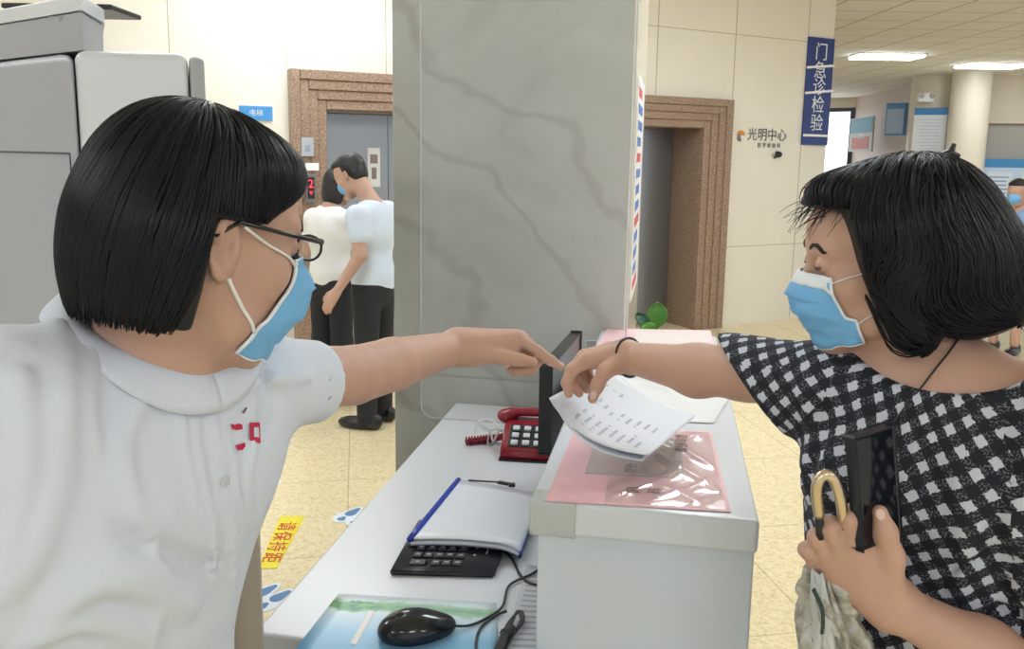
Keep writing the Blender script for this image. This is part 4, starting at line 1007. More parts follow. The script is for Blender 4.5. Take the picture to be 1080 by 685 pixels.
# ================================================================ the nurse at the left
nurse = empty('person', (at(150, 500, .84)[0], .84, 0), 'person in white short sleeved nurse uniform, glasses and blue mask pointing across desk', 'person')
NO = at(208, 246, .83); NH = frame((.69, .72, -.20)); SK = S(); NT = head_sdf(SK, NO, NH)
NB = at(165, 405, .845); nf_ = nrm(V(.88, -.48, 0)); nl = V(-nf_[1], nf_[0], 0); RT = np.stack([nf_, nl, V(0, 0, 1)], 1)
SR = at(-8, 428, .72); SL = at(268, 402, .93); C1 = at(133, 510, .845); C2 = at(118, 655, .845)
EL = at(372, 396, 1.08); WL = at(478, 367, 1.29)
SK.cone(NT(-.030, 0, -.045), NB+V(0, 0, .0), .050, .056, .03)
SK.cone(NT(.0, 0, -.08), NB+nf_*.035-V(0, 0, .03), .028, .03, .03)
SK.ell(C1, (.095, .15, .16), RT, .05); SK.cone(lerp(SR, SL, .12), lerp(SR, SL, .88), .042, .042, .05)
SK.ell(C2-V(0, 0, .02), (.088, .125, .19), RT, .05); SK.ell(C2-V(0, 0, .2), (.10, .145, .12), RT, .05)
SK.chain([SL, EL, lerp(EL, WL, .35), WL], [.040, .0380, .037, .0250], .006)
W1 = at(478, 367, 1.29)
mi_, mm_, mr_, ml_ = at(545, 357, 1.325), at(549, 357, 1.345), at(545, 359, 1.363), at(538, 362, 1.378)
for q, r_ in ((mi_, .0125), (mm_, .0125), (mr_, .012), (ml_, .0115)): SK.cone(lerp(W1, q, .1), q, .0215, r_, .018)
SK.cone(at(500, 370, 1.30), at(535, 371, 1.315), .021, .016, .02)
finger(SK, [mi_, at(567, 371, 1.325), at(581, 380.5, 1.325), at(591.5, 387, 1.325)], [.0105, .0092, .0080, .0062])
finger(SK, [mm_, at(571, 376, 1.35), at(561, 389, 1.345), at(545, 391, 1.335)], [.0105, .0095, .0085, .0075])
finger(SK, [mr_, at(566, 379, 1.37), at(556, 392, 1.365), at(542, 393, 1.355)], [.0100, .0092, .0083, .0072])
finger(SK, [ml_, at(555, 380, 1.385), at(547, 390, 1.38), at(537, 390, 1.37)], [.0092, .0082, .0075, .0065])
finger(SK, [at(503, 372, 1.285), at(528, 377, 1.29), at(548, 380, 1.30), at(562, 382, 1.31)], [.0145, .0115, .0098, .0080], .006)
ER = at(-60, 830, .68); WR = V(-.40, .78, .86)
SK.chain([SR, ER, WR], [.044, .038, .025], .02); hang_hand(SK, WR, V(.15, .25, -1), V(.8, -.4, 0))
ear_ = [SK.hit(*q) for q in ((231, 249), (227, 258), (228, 271), (234, 281))]; SK.chain(ear_, [.0040, .0055, .0055, .0035], .002, 's')
SK.build('body', m_skinN, nurse, .0030)
eye_parts(SK, NT, NH, 1, nurse, m_skinN)
nails([(at(592.5, 384.5, 1.320), at(592, 387, 1.325)-at(581, 380.5, 1.325), V(.15, -.55, .8))], nurse, mat('nail_N', (.66, .45, .38), .25), .0045, .0055)
# uniform
m_uni = mat('uniform_white', (.63, .68, .78), .8); _v = coords(m_uni); bump(m_uni, math_(m_uni, 'ADD', noise(m_uni, _v, 9, 4, .5, .8), math_(m_uni, 'MULTIPLY', noise(m_uni, _v, 500, 2), .05)), .35, .012)
SH = S()
SH.ell(C1, (.112, .168, .175), RT, .05); SH.ell(C2-V(0, 0, .0), (.104, .145, .20), RT, .06); SH.ell(C2-V(0, 0, .22), (.122, .172, .16), RT, .06)
SH.cone(SR, SL, .053, .052, .06); SH.cone(NB-nf_*.03+V(0, 0, -.005), NB-nf_*.03-V(0, 0, .1), .075, .09, .05)
for y, q in ((1, .072), (-1, .072)): SH.ell(C1+nf_*.050+nl*y*.070+V(0, 0, .012), (.058, .072, .070), RT, .05)
dL_ = nrm(EL-SL); HM = at(334, 403, 1.005)
SH.cone(lerp(SR, SL, .85), HM+dL_*.02, .054, .0495, .022); SR2 = at(-60, 770, .69)
SH.cone(SR, SR2, .060, .066, .05)
SHu = S(); SHu.ops = list(SH.ops)                              # for tracing folds on the unfolded cloth
def fpx(s, pts, amp, w, Z=0): s.fold([s.hit(x, y) for x, y in pts], amp, w)
FO = []
for pts, amp, w in (
    (((222, 440), (232, 500), (244, 560), (246, 620)), .005, .006), (((205, 440), (212, 500), (224, 560), (228, 610)), .004, .005),
    (((240, 470), (250, 520), (256, 570)), .004, .005), (((190, 430), (196, 480), (206, 530)), .003, .005),
    (((150, 420), (130, 470), (142, 530), (168, 600), (160, 685)), .005, .007), (((60, 345), (66, 420), (60, 500), (40, 570), (10, 620)), .008, .011),
    (((20, 400), (28, 470), (20, 540), (0, 600)), .007, .010), (((60, 640), (100, 610), (150, 612), (200, 640)), .007, .014), (((40, 670), (90, 650), (150, 668)), .006, .012),
    (((266, 470), (262, 510), (270, 550)), .004, .006), (((280, 410), (292, 416), (304, 422)), -.0015, .007), (((262, 405), (290, 400), (325, 398)), .004, .007),
    (((100, 360), (92, 420), (100, 480)), .003, .008), (((130, 560), (180, 585), (230, 600)), -.004, .01), (((275, 390), (282, 420), (278, 455)), -.006, .008)):
    FO.append(([SHu.hit(x, y) for x, y in pts], amp, w))
for p, a, w in FO: SH.fold(spline(p, 4), a*1.6, w)
def wobN(P): return np.sin(P[:, 0]*31+P[:, 2]*17)*np.sin(P[:, 1]*29-P[:, 2]*23+1)+.5*np.sin(P[:, 2]*47+P[:, 0]*39+P[:, 1]*11)
SH.wob(wobN, .0014)
CN = at(168, 352, .845)
SH.ell(CN+V(0, 0, .03), (.088, .078, .07), frame(nf_*.86-V(0, 0, .5)), .01, 's')
SH.cut(lambda P: np.maximum(-((P-HM) @ dL_), np.linalg.norm(P-HM, axis=1)-.12), .004); SH.cone(HM-dL_*.02, HM+dL_*.1, .0395, .0405, .003, 's')
SH.cone(SR2-nrm(SR2-SR)*.02, SR2+nrm(SR2-SR)*.15, .058, .062, .003, 's')
SH.plane(C2-V(0, 0, .36), V(0, 0, -1), .004)
def openR(P):
    q = (P-SR2) @ nrm(SR2-SR); r_ = np.linalg.norm((P-SR2)-np.outer(q, nrm(SR2-SR)), axis=1); return np.maximum(np.maximum(-q, r_-.09), .01-S.prim('e', (C2, V(.104, .145, .20), RT), P))
SH.cut(openR, .002)
shirt = SH.build('uniform_tunic', m_uni, nurse, .0042); q = shirt.modifiers.new('smooth', 'SMOOTH'); q.factor = .5; q.iterations = 3
# collar band
mb = MB(); P = []; cf = nrm(nf_*.86-V(0, 0, .5)); ft = np.cross(nl, cf); 
if ft[2] < 0: ft = -ft
for i in range(61):
    t = 2*PI*i/60; row = []
    for j in range(9):
        v = j/8; A = .073+.034*v; B = .066+.040*v
        p = CN+cf*A*math.cos(t)+nl*B*math.sin(t)+ft*(.004-.020*v**1.6)+V(0, 0, .010*math.sin(PI*v))
        row.append(p)
    P.append(row)
P = np.array(P); d_ = np.maximum(0, .005-SH.ev(P.reshape(-1, 3)).reshape(61, 9)); d_[:, 0] = 0
for _ in range(6): d_ = (d_+np.roll(d_, 1, 0)+np.roll(d_, -1, 0))/3
P = P+(ft*.8+np.array([0, 0, .2]))*d_[..., None]*1.15
for _ in range(2): P[1:-1] = (P[:-2]+2*P[1:-1]+P[2:])/4
P[-1] = P[0]; P = list(P)
o = mb.grid(P).build('collar', m_uni, nurse, True); q = o.modifiers.new('s', 'SOLIDIFY'); q.thickness = .004; q.offset = 0
# buttons, embroidery
mbt = mat('button_pearl', (.55, .58, .64), .25)
for px, py in ((219, 424), (236, 508)):
    p = SH.hit(px, py); n_ = SH.grad(p[None])[0]; MB().lathe(p+n_*.001, [(.001, -.001), (.0055, 0), (.0058, .0015), (.004, .0022), (.001, .0018)], n_, 16).build('button', mbt, nurse, True)
m_rede = mat('embroidery_red', (.50, .012, .06), .7); m_dke = mat('embroidery_dark', (.12, .06, .05), .7)
for k, poly in enumerate((((262, 446), (272, 446), (273, 468), (262, 465)),)):
    decal(SH, 'embroidered_badge', poly, m_rede, nurse); decal(SH, 'badge_cross', ((265.5, 451.5), (270, 451), (270.5, 462), (265.5, 461)), m_uni, nurse, .0023)
decal(SH, 'embroidered_mark', ((242.5, 447), (246, 448.5), (250, 447), (254, 448), (254.5, 453), (248, 454), (243.5, 452.5)), m_rede, nurse)
decal(SH, 'embroidered_mark', ((247, 470), (252, 468.5), (257, 467), (257.5, 471), (254, 475), (250, 475)), m_rede, nurse)
decal(SH, 'embroidered_tick', ((254.5, 436), (258, 430), (259.5, 430.5), (256, 436.5)), m_dke, nurse); 
# trousers, shoes
TR = S(); hp = C2-V(0, 0, .34)
TR.ell(hp+V(0, 0, .06), (.105, .155, .12), RT, .05)
for y in (-1, 1):
    f_ = V(C2[0], C2[1], 0)+nl*y*.10; TR.chain([hp+nl*y*.075, lerp(hp+nl*y*.075, f_, .5)+nf_*.01, f_+V(0, 0, .08)], [.088, .068, .055], .03)
    simple_shoe(f_+nf_*.02, nf_+nl*y*.15, nurse, mat('shoe_white', (.75, .75, .77), .5))
TR.build('trousers', cloth_mat('trousers_white', (.74, .77, .83)), nurse, .009)
# hair: black bob
HB = S(); He = lambda c, r, k=.03: HB.ell(NT(*c), r, NH, k)
He((-.020, 0, .026), (.092, .086, .098)); He((-.028, 0, -.028), (.086, .090, .080)); He((.024, 0, .060), (.068, .072, .050)); He((.042, -.014, .060), (.044, .050, .038), .02)
for y in (-1, 1): HB.cone(NT(-.045, y*.044, .0), NT(-.046, y*.046, -.075), .042, .038, .03)
HB.cone(NT(-.058, 0, .0), NT(-.058, 0, -.068), .048, .042, .03)
HBu = S(); HBu.ops = list(HB.ops)
def expN(P, m=0.0):
    q = (P-NO) @ NH; x, y, z = q[:, 0], q[:, 1], q[:, 2]
    return np.minimum(np.maximum(z-(.017+.78*(x-.027))+m, -.020-x+m), np.maximum(z-.016+m, -.031-x+m))
HB.cut(expN, .008); HB.plane(NT(-.03, 0, -.088), -NH[:, 2]-.10*NH[:, 0], .006)
HB.build('hair_base', m_hairb, nurse, .004)
crown = NT(-.005, -.030, .13); rng = np.random.default_rng(5)
roots = []
for i in range(4200):
    a = rng.uniform(0, 2*PI); e_ = rng.uniform(-.35, 1)**1; v_ = V(math.cos(a)*math.sqrt(max(0, 1-e_*e_)), math.sin(a)*math.sqrt(max(0, 1-e_*e_)), e_)
    roots.append(NT(-.02+v_[0]*.09, v_[1]*.085, .03+v_[2]*.09))
def flowN(P, t):
    q = (P-crown) @ NH; d = np.stack([q[:, 0]*6, q[:, 1]*7, -1.0-0*q[:, 0]], 1)
    fr = np.clip((q[:, 0]-.05)/.05, 0, 1); d[:, 0] -= fr*1.3; d[:, 1] += -fr*.3*np.sign(-q[:, 1]+.001)
    e2 = np.clip(1-expN(P)/.035, 0, 1)*(q[:, 0] > .035); d = d*(1-e2)[:, None]+e2[:, None]*np.array([-1, 0, -.72])
    return d @ NH.T
hair_strands(HBu, NO, roots, flowN, m_hair, 'hair', nurse, 30, .0095, lambda P, r: (((P-NO) @ NH)[:, 2] < -.083-r.uniform(0, .01, len(P))+.0) | (expN(P, -.002) < 0), r=.0011, jit=.07)
# mask
interp = lambda pts: (lambda v: tuple(np.interp(v, np.linspace(0, 1, len(pts)), [p[i] for p in pts]) for i in (0, 1)))
edN = interp([tuple(x) for x in np.array(spline([V(.072, -.016, 0), V(.074, -.045, 0), V(.060, -.074, 0), V(.028, -.084, 0), V(.032, -.116, 0)], 4))[:, :2]])
ceN = interp([tuple(x) for x in np.array(spline([V(.109, -.006, 0), V(.127, -.036, 0), V(.120, -.068, 0), V(.103, -.095, 0), V(.080, -.116, 0)], 4))[:, :2]])
mk_, G = face_mask(SK, NT, NH, nurse, edN, ceN, lambda v: .047+.008*math.sin(PI*min(1, v*.8)), white_top=False)
for s_, j in ((-1, 0), (1, -1)):
    for a_, b_ in ((G[1][j], NT(.004, s_*.082, .012)), (G[19][j], NT(-.006, s_*.082, -.036))):
        mb = MB(); mb.tube(loop_on(SK, a_, b_), .0022, 6, flat=.5); mb.build('ear_loop', m_loop, mk_, True)
# glasses
gl = empty('glasses', NO); gl.parent = nurse; gl.matrix_parent_inverse = origin_of(nurse).inverted(); 
bpy.data.objects.remove(gl)
m_gfr = mat('glasses_frame', (.01, .01, .012), .2); m_lens = mat('lens_glass', (.8, .85, .9), .03); bsdf(m_lens).inputs['Alpha'].default_value = .18
mb = MB()
for s_ in (-1, 1):
    mb.tube([NT(.105, s_*(.034+.023*math.cos(t)), .002+.013*math.sin(t)) for t in np.linspace(0, 2*PI, 33)], .0014, 6, cap=False)
    mb.tube([NT(.104, s_*.057, .008), NT(.097, s_*.068, .010), NT(.050, s_*.076, .012), NT(-.002, s_*.082, .016), NT(-.025, s_*.084, .0)], [.0026, .003, .0022, .002, .002], 6)
mb.tube([NT(.105, -.011, .005), NT(.108, 0, .008), NT(.105, .011, .005)], .0014, 6)
gl = mb.build('glasses', m_gfr, nurse, True)
for s_ in (-1, 1):
    mb = MB(); mb.bm.faces.new([mb.bm.verts.new(Vector(NT(.1045, s_*(.034+.023*math.cos(t)), .002+.013*math.sin(t)))) for t in np.linspace(0, 2*PI, 25)[:-1]]); mb.build('lens', m_lens, gl)
# ================================================================ the visitor at the right
vis = empty('person', (at(975, 500, 1.1)[0], 1.1, 0), 'person with wavy black hair and blue mask in a black and white checked blouse', 'person')
VO = at(927, 272, 1.14); VH = frame((-.994, .104, -.10)); VK = S(); VT = head_sdf(VK, VO, VH, .97)
VB = at(990, 412, 1.12); vf = nrm(V(-.55, -.83, 0)); vl = V(-vf[1], vf[0], 0); RV = np.stack([vf, vl, V(0, 0, 1)], 1)
VSR = at(874, 408, 1.17); VSL = at(1140, 432, .97); D1 = at(980, 520, 1.10); D2 = at(978, 655, 1.10)
VK.cone(VT(-.028, 0, -.045), VB, .048, .056, .03); VK.cone(VT(.0, 0, -.075), VB+vf*.03, .028, .035, .03)
VK.cone(VB, VSR, .050, .040, .05); VK.cone(VB, VSL, .052, .044, .05); VK.ell(D1+V(0, 0, .03), (.090, .145, .165), RV, .06)
VK.cone(VB+vf*.02-V(0, 0, .03), VB+vf*.045-V(0, 0, .14), .055, .07, .05)
VK.ell(D2, (.095, .135, .19), RV, .05); VK.ell(D2-V(0, 0, .2), (.105, .15, .12), RV, .05)
VE = at(785, 392, 1.27); VW = at(662, 377, 1.45)
VK.chain([VSR, VE, at(735, 391, 1.345), VW], [.046, .042, .041, .0265], .02)
vmi, vmm, vmr, vml = at(619, 381, 1.445), at(616, 377, 1.47), at(617, 376, 1.49), at(623, 376, 1.505)
for q, r_ in ((vmi, .0135), (vmm, .0130), (vmr, .0125), (vml, .0115)): VK.cone(lerp(VW, q, .1), q, .0225, r_, .018)
finger(VK, [vmi, at(603, 391, 1.435), at(597.5, 404, 1.425), at(600, 416, 1.415)], [.0120, .0105, .0092, .0072])
finger(VK, [vmm, at(603, 390, 1.465), at(603, 406, 1.455), at(611, 415, 1.44)], [.0120, .0105, .0092, .0075])
finger(VK, [vmr, at(611, 391, 1.49), at(613, 404, 1.475), at(619, 411, 1.455)], [.0110, .0098, .0088, .0075])
finger(VK, [vml, at(619, 391, 1.50), at(623, 401, 1.485), at(628, 405, 1.47)], [.0100, .0090, .0080, .0068])
finger(VK, [at(652, 385, 1.43), at(638, 392, 1.415), at(630, 407, 1.408), at(625, 421, 1.402)], [.0165, .0130, .0108, .0082], .008)
# left arm, hand round the umbrella and phone
FE = at(1145, 765, .93); WV = at(944, 640, .955)
VK.chain([VSL, FE], [.046, .043], .02); VK.chain([FE, at(1038, 690, .945), WV], [.043, .037, .0275], .03)
ki, km, kr, kl = at(903, 573, .945), at(886, 580, .955), at(873, 588, .965), at(863, 597, .975)
for q, r_ in ((ki, .0145), (km, .0140), (kr, .0135), (kl, .0125)): VK.cone(lerp(WV, q, .08), q, .0235, r_, .02)
finger(VK, [ki, at(897, 548, .940), at(899, 540, .958), at(906, 552, .975)], [.0115, .0105, .0092, .0075])
finger(VK, [km, at(876, 558, .947), at(876, 553, .966), at(885, 564, .98)], [.0115, .0105, .0095, .0078])
finger(VK, [kr, at(861, 568, .957), at(860, 566, .976), at(870, 578, .988)], [.0110, .0100, .0090, .0078])
finger(VK, [kl, at(850, 580, .968), at(851, 580, .985), at(862, 592, .993)], [.0100, .0090, .0080, .0070])
finger(VK, [at(938, 612, .942), at(940, 588, .935), at(934, 562, .933), at(928, 541, .936)], [.0175, .0135, .0115, .0088], .012)
VK.build('body', m_skinW, vis, .0032)
eye_parts(VK, VT, VH, .97, vis, m_skinW, .5)
m_nailw = mat('nail_W', (.68, .48, .42), .2)
nails([(at(625.5, 417, 1.394), at(625, 421, 1.402)-at(630, 407, 1.408), V(-.1, -.9, .35)), (at(928.5, 543, .9275), at(928, 541, .936)-at(934, 562, .933), V(-.05, -1, .1))], vis, m_nailw, .0058, .0075)
# blouse: black and white checks that follow the cloth
m_chk = mat('checked_cloth', (.1, .1, .1), .85)
_a = nd(m_chk, 'ShaderNodeAttribute'); _a.attribute_name = 'cloth'
_nz = nd(m_chk, 'ShaderNodeTexNoise'); _nz.inputs['Scale'].default_value = 260; _nz.inputs['Detail'].default_value = 2; lk(m_chk, _a.outputs['Vector'], _nz.inputs['Vector'])
_sub = nd(m_chk, 'ShaderNodeVectorMath'); _sub.operation = 'SUBTRACT'; lk(m_chk, _nz.outputs['Color'], _sub.inputs[0]); _sub.inputs[1].default_value = (.5, .5, .5)
_sc = nd(m_chk, 'ShaderNodeVectorMath'); _sc.operation = 'SCALE'; lk(m_chk, _sub.outputs[0], _sc.inputs[0]); _sc.inputs['Scale'].default_value = .0055
_ad = nd(m_chk, 'ShaderNodeVectorMath'); lk(m_chk, _a.outputs['Vector'], _ad.inputs[0]); lk(m_chk, _sc.outputs[0], _ad.inputs[1])
_mp = nd(m_chk, 'ShaderNodeMapping'); lk(m_chk, _ad.outputs[0], _mp.inputs['Vector']); _mp.inputs['Rotation'].default_value = (0, 0, math.radians(-33)); _c = .0255; _mp.inputs['Scale'].default_value = (1/_c, 1/_c, 1)
_sp = nd(m_chk, 'ShaderNodeSeparateXYZ'); lk(m_chk, _mp.outputs[0], _sp.inputs[0])
fx = math_(m_chk, 'FRACT', _sp.outputs['X']); fy = math_(m_chk, 'FRACT', _sp.outputs['Y'])
a_ = math_(m_chk, 'LESS_THAN', fx, .47); b_ = math_(m_chk, 'LESS_THAN', fy, .47)
white = math_(m_chk, 'MULTIPLY', a_, b_); mid = math_(m_chk, 'ABSOLUTE', math_(m_chk, 'SUBTRACT', a_, b_))
sp2 = nd(m_chk, 'ShaderNodeTexNoise'); sp2.inputs['Scale'].default_value = 420; sp2.inputs['Detail'].default_value = 1; lk(m_chk, _a.outputs['Vector'], sp2.inputs['Vector'])
speck = math_(m_chk, 'MULTIPLY', mid, math_(m_chk, 'GREATER_THAN', sp2.outputs['Fac'], .56))
_c1 = mixc(m_chk, speck, (.008, .009, .016), (.12, .13, .16)); setc(m_chk, mixc(m_chk, white, _c1, (.52, .55, .63)))
_v = coords(m_chk); bump(m_chk, noise(m_chk, _v, 14, 4, .5, .5), .3, .01)
VS = S()
VS.ell(D1+V(0, 0, .0), (.112, .168, .19), RV, .05); VS.ell(D2, (.118, .165, .20), RV, .06); VS.ell(D2-V(0, 0, .24), (.135, .185, .17), RV, .06)
VS.cone(VSR, VSL, .048, .052, .06); VS.cone(VB-vf*.01-V(0, 0, .02), VB-vf*.01-V(0, 0, .10), .075, .10, .05)
for y in (1, -1): VS.ell(D1+vf*.074+vl*y*.075+V(0, 0, .026), (.060, .075, .070), RV, .045)
sh0 = at(800, 410, 1.26); sd = nrm(V(-.72, .18, -.62)); SLd = nrm(FE-VSL); SLe = VSL+SLd*.235
VS.cone(VSR, sh0+V(0, 0, .006)+nrm(sh0-VSR)*.05, .060, .084, .04)
VS.cone(VSL, SLe+SLd*.05, .062, .074, .05)
VSu = S(); VSu.ops = list(VS.ops)
for pts, amp, w in ((((930, 560), (925, 600), (935, 650)), .006, .012), (((1010, 480), (1020, 560), (1010, 640)), .006, .014), (((870, 430), (862, 470), (850, 520)), -.006, .010), (((1070, 470), (1050, 540), (1055, 620)), -.007, .010), (((900, 400), (915, 440), (960, 470)), .004, .010), (((845, 400), (850, 440)), .005, .008), (((815, 395), (828, 430)), .004, .006), (((960, 440), (950, 500), (958, 560)), .004, .01), (((1000, 600), (1040, 590), (1075, 600)), -.005, .01)):
    VS.fold(spline([VSu.hit(x, y) for x, y in pts], 4), amp, w)
VS.wob(lambda P: np.sin(P[:, 0]*33+P[:, 2]*19)*np.sin(P[:, 1]*27-P[:, 2]*21+2)+.5*np.sin(P[:, 2]*43+P[:, 0]*37), .0013)
OC = at(1003, 362, 1.06)
VS.ell(OC+V(0, .02, .01), (.15, .122, .072), RV, .008, 's')
hp_ = at(798, 412, 1.26); VS.cut(lambda P: np.maximum(-((P-hp_) @ sd), np.linalg.norm(P-hp_, axis=1)-.17), .003)
def inner_sl(P):
    q = VS.prim('c', (VSR, sh0+nrm(sh0-VSR)*.15, .052, .076), P); return np.maximum(q, -((P-sh0) @ nrm(sh0-VSR))-.05)
VS.cut(inner_sl, .003)
def openL(P):
    q = (P-SLe) @ SLd; r_ = np.linalg.norm((P-SLe)-np.outer(q, SLd), axis=1)
    dt = np.minimum(S.prim('e', (D1, V(.112, .168, .19), RV), P), S.prim('e', (D2, V(.118, .165, .20), RV), P)); return np.maximum(np.maximum(-q, r_-.10), .008-dt)
VS.cut(openL, .002)
VS.cone(SLe-SLd*.03, SLe+SLd*.1, .060, .064, .003, 's')
VS.plane(D2-V(0, 0, .38), V(0, 0, -1), .004)
ax1 = nrm(sh0-VSR)
def cloth_uv(P, F_):
    C = P[F_].mean(1)
    th0 = np.arctan2((C-D1) @ vl, (C-D1) @ vf+.03); Pc = P[F_.ravel()]; th = np.arctan2((Pc-D1) @ vl, (Pc-D1) @ vf+.03); t0 = np.repeat(th0, 4)
    th = t0+(th-t0+PI) % (2*PI)-PI; uv = np.stack([th*.155, Pc[:, 2], th*0], 1)
    dt = np.minimum(S.prim('e', (D1, V(.112, .168, .19), RV), C), S.prim('e', (D2, V(.118, .165, .20), RV), C))
    for a, b, r_, ax in ((VSR+ax1*.035, sh0+ax1*.1, .062, ax1), (VSL+SLd*.03, SLe+SLd*.05, .066, SLd)):
        m = np.repeat(S.prim('c', (a, b, r_, r_), C) < dt-.006, 4)
        u_ = nrm(np.cross(ax, V(.3, .5, .8))); w_ = np.cross(ax, u_); q0 = C-a; t0 = np.repeat(np.arctan2(q0 @ w_, q0 @ u_), 4); q = Pc-a
        t2 = np.arctan2(q @ w_, q @ u_); t2 = (t0+(t2-t0+PI) % (2*PI)-PI)*.068
        uv[m] = np.stack([t2, q @ ax, t2*0], 1)[m]
    return {'cloth': uv}
VS.build('checked_blouse', m_chk, vis, .0042, attr=cloth_uv)
TR = S(); hp = D2-V(0, 0, .36); TR.ell(hp+V(0, 0, .06), (.12, .165, .12), RV, .05)
for y in (-1, 1):
    f_ = V(D2[0], D2[1], 0)+vl*y*.10; TR.chain([hp+vl*y*.08, lerp(hp+vl*y*.08, f_, .5)+vf*.01, f_+V(0, 0, .08)], [.09, .07, .055], .03)
    simple_shoe(f_+vf*.02, vf+vl*y*.15, vis, m_shoe)
TR.build('trousers', m_blacktr, vis, .009)
# mask
edV = interp([tuple(x) for x in np.array(spline([V(.066, -.019, 0), V(.067, -.052, 0), V(.061, -.071, 0), V(.038, -.077, 0), V(.036, -.112, 0)], 4))[:, :2]])
ceV = interp([tuple(x) for x in np.array(spline([V(.107, -.010, 0), V(.121, -.040, 0), V(.116, -.066, 0), V(.098, -.094, 0), V(.074, -.112, 0)], 4))[:, :2]])
mkv, G = face_mask(VK, VT, VH, vis, edV, ceV, lambda v: .047+.008*math.sin(PI*min(1, v*.8)))
for s_, j in ((-1, 0), (1, -1)):
    for a2, b2 in ((G[1][j], VT(.004, s_*.082, .004)), (G[20][j], VT(-.006, s_*.080, -.040))):
        mb = MB(); mb.tube(loop_on(VK, a2, b2), .0018, 6, flat=.5); mb.build('ear_loop', m_loop, mkv, True)
# hair: full wavy bob
HW = S(); Hv = lambda c, r, k=.03: HW.ell(VT(*c), r, VH, k)
Hv((-.040, 0, .034), (.112, .098, .100)); Hv((-.085, 0, -.022), (.100, .112, .088)); Hv((-.105, 0, -.058), (.085, .108, .052)); Hv((.040, 0, .066), (.062, .074, .050))
Hv((.048, 0, .080), (.040, .05, .028), .02); HW.cone(VT(.028, .076, .04), VT(-.012, .086, -.09), .030, .026, .03); HW.cone(VT(.028, -.076, .04), VT(-.012, -.086, -.09), .030, .026, .03)
HWu = S(); HWu.ops = list(HW.ops)
def expV(P, m=0.0):
    q = (P-VO) @ VH/.97; x, y, z = q[:, 0], q[:, 1], q[:, 2]
    return np.maximum(z-(.069+.22*(x-.05))+m, (.038+.22*(z+.035))-x+m)
HW.cut(expV, .006); HW.build('hair_base', m_hairb, vis, .0045)
crw = VT(-.045, -.01, .13); rng = np.random.default_rng(9); roots = []
for i in range(4800):
    a = rng.uniform(0, 2*PI); e_ = rng.uniform(-.45, 1); q = math.sqrt(max(0, 1-e_*e_)); roots.append(VT(-.04+math.cos(a)*q*.1, math.sin(a)*q*.09, .03+e_*.09))
def flowV(P, t):
    q = (P-crw) @ VH; z = q[:, 2]; d = np.stack([q[:, 0]*5, q[:, 1]*6, -1.0+0*z], 1)
    low = np.clip((-z-.14)/.08, 0, 1); d[:, 0] += -low*.9+.35*np.sin(z*60+q[:, 1]*30); d[:, 1] += .35*np.cos(z*55+q[:, 0]*25)
    d[:, 2] += low*.5
    fr = np.clip((q[:, 0]-.10)/.05, 0, 1); d[:, 1] += fr*np.sign(q[:, 1])*.9; d[:, 0] -= fr*.9
    return d @ VH.T
hair_strands(HWu, VO, roots, flowV, m_hair, 'hair', vis, 34, .0095, lambda P, r: (expV(P, -.003) < 0), r=.0012, lift=(.0005, .007), jit=.22)
# loose wisps at the forehead and the back
mb = MB()
for i in range(90):
    a0 = VT(.085+rng.uniform(-.03, .01), rng.uniform(-.05, .06), .085+rng.uniform(-.02, .012)); d = VH @ V(rng.uniform(.3, 1), rng.uniform(-.2, .3), rng.uniform(-.9, .1))
    mb.tube([a0+nrm(d)*L*.032*rng.uniform(.8, 1.2)+VH[:, 2]*(-.012*L*L) for L in np.linspace(-.6, .9, 5)], [.0006, .0006, .0005, .0004, .0002], 4)
for i in range(160):
    z = rng.uniform(-.11, .02); y = rng.uniform(-.09, .10); a0 = HWu.project(VT(-.19, y, z)[None], 4)[0]; d = VH @ V(rng.uniform(-.6, .1), rng.uniform(-.2, .4), rng.uniform(-1, .5))
    mb.tube([a0+nrm(d)*(L*.03)-VH[:, 0]*(.010*L*L) for L in np.linspace(-.7, .9, 5)], [.0008, .0010, .0008, .0006, .0002], 4)
mb.build('hair_wisps', m_hair, vis, True)
mb = MB(); hc = HWu.project(at(1000, 172, 1.13)[None], 4)[0]
mb.tube([hc+V(-.02, 0, .0), hc+V(0, 0, .010), hc+V(.01, 0, .004)], .006, 8); mb.tube([hc+V(-.002, 0, 0), hc+V(.004, .0, .022)], [.006, .003], 6); mb.tube([hc+V(.014, 0, -.012), hc+V(.022, 0, -.002)], [.005, .003], 6)
mb.build('hair_claw', m_dark, vis, True)
# bracelet, cord
wd_ = nrm(VE-VW); bc = VW+wd_*.004; b1 = nrm(np.cross(wd_, V(0, 0, 1))); b2 = np.cross(wd_, b1)
mb = MB(); mb.tube([bc+(b1*math.cos(t)+b2*math.sin(t))*.0330+wd_*.004*math.sin(t) for t in np.linspace(0, 2*PI, 33)], .0030, 8); mb.build('bracelet', m_blk, vis, True)
cp = [VK.hit(x, y)+V(0, -.006, 0) for x, y in ((1012, 352), (998, 371), (985, 387), (972, 404), (961, 417))]+[VS.hit(x, y)+V(0, -.006, 0) for x, y in ((954, 426), (945, 438), (934, 452), (926, 466))]
mb = MB(); mb.tube(spline(cp, 4), .0014, 6); mb.build('neck_cord', m_blk, vis, True)
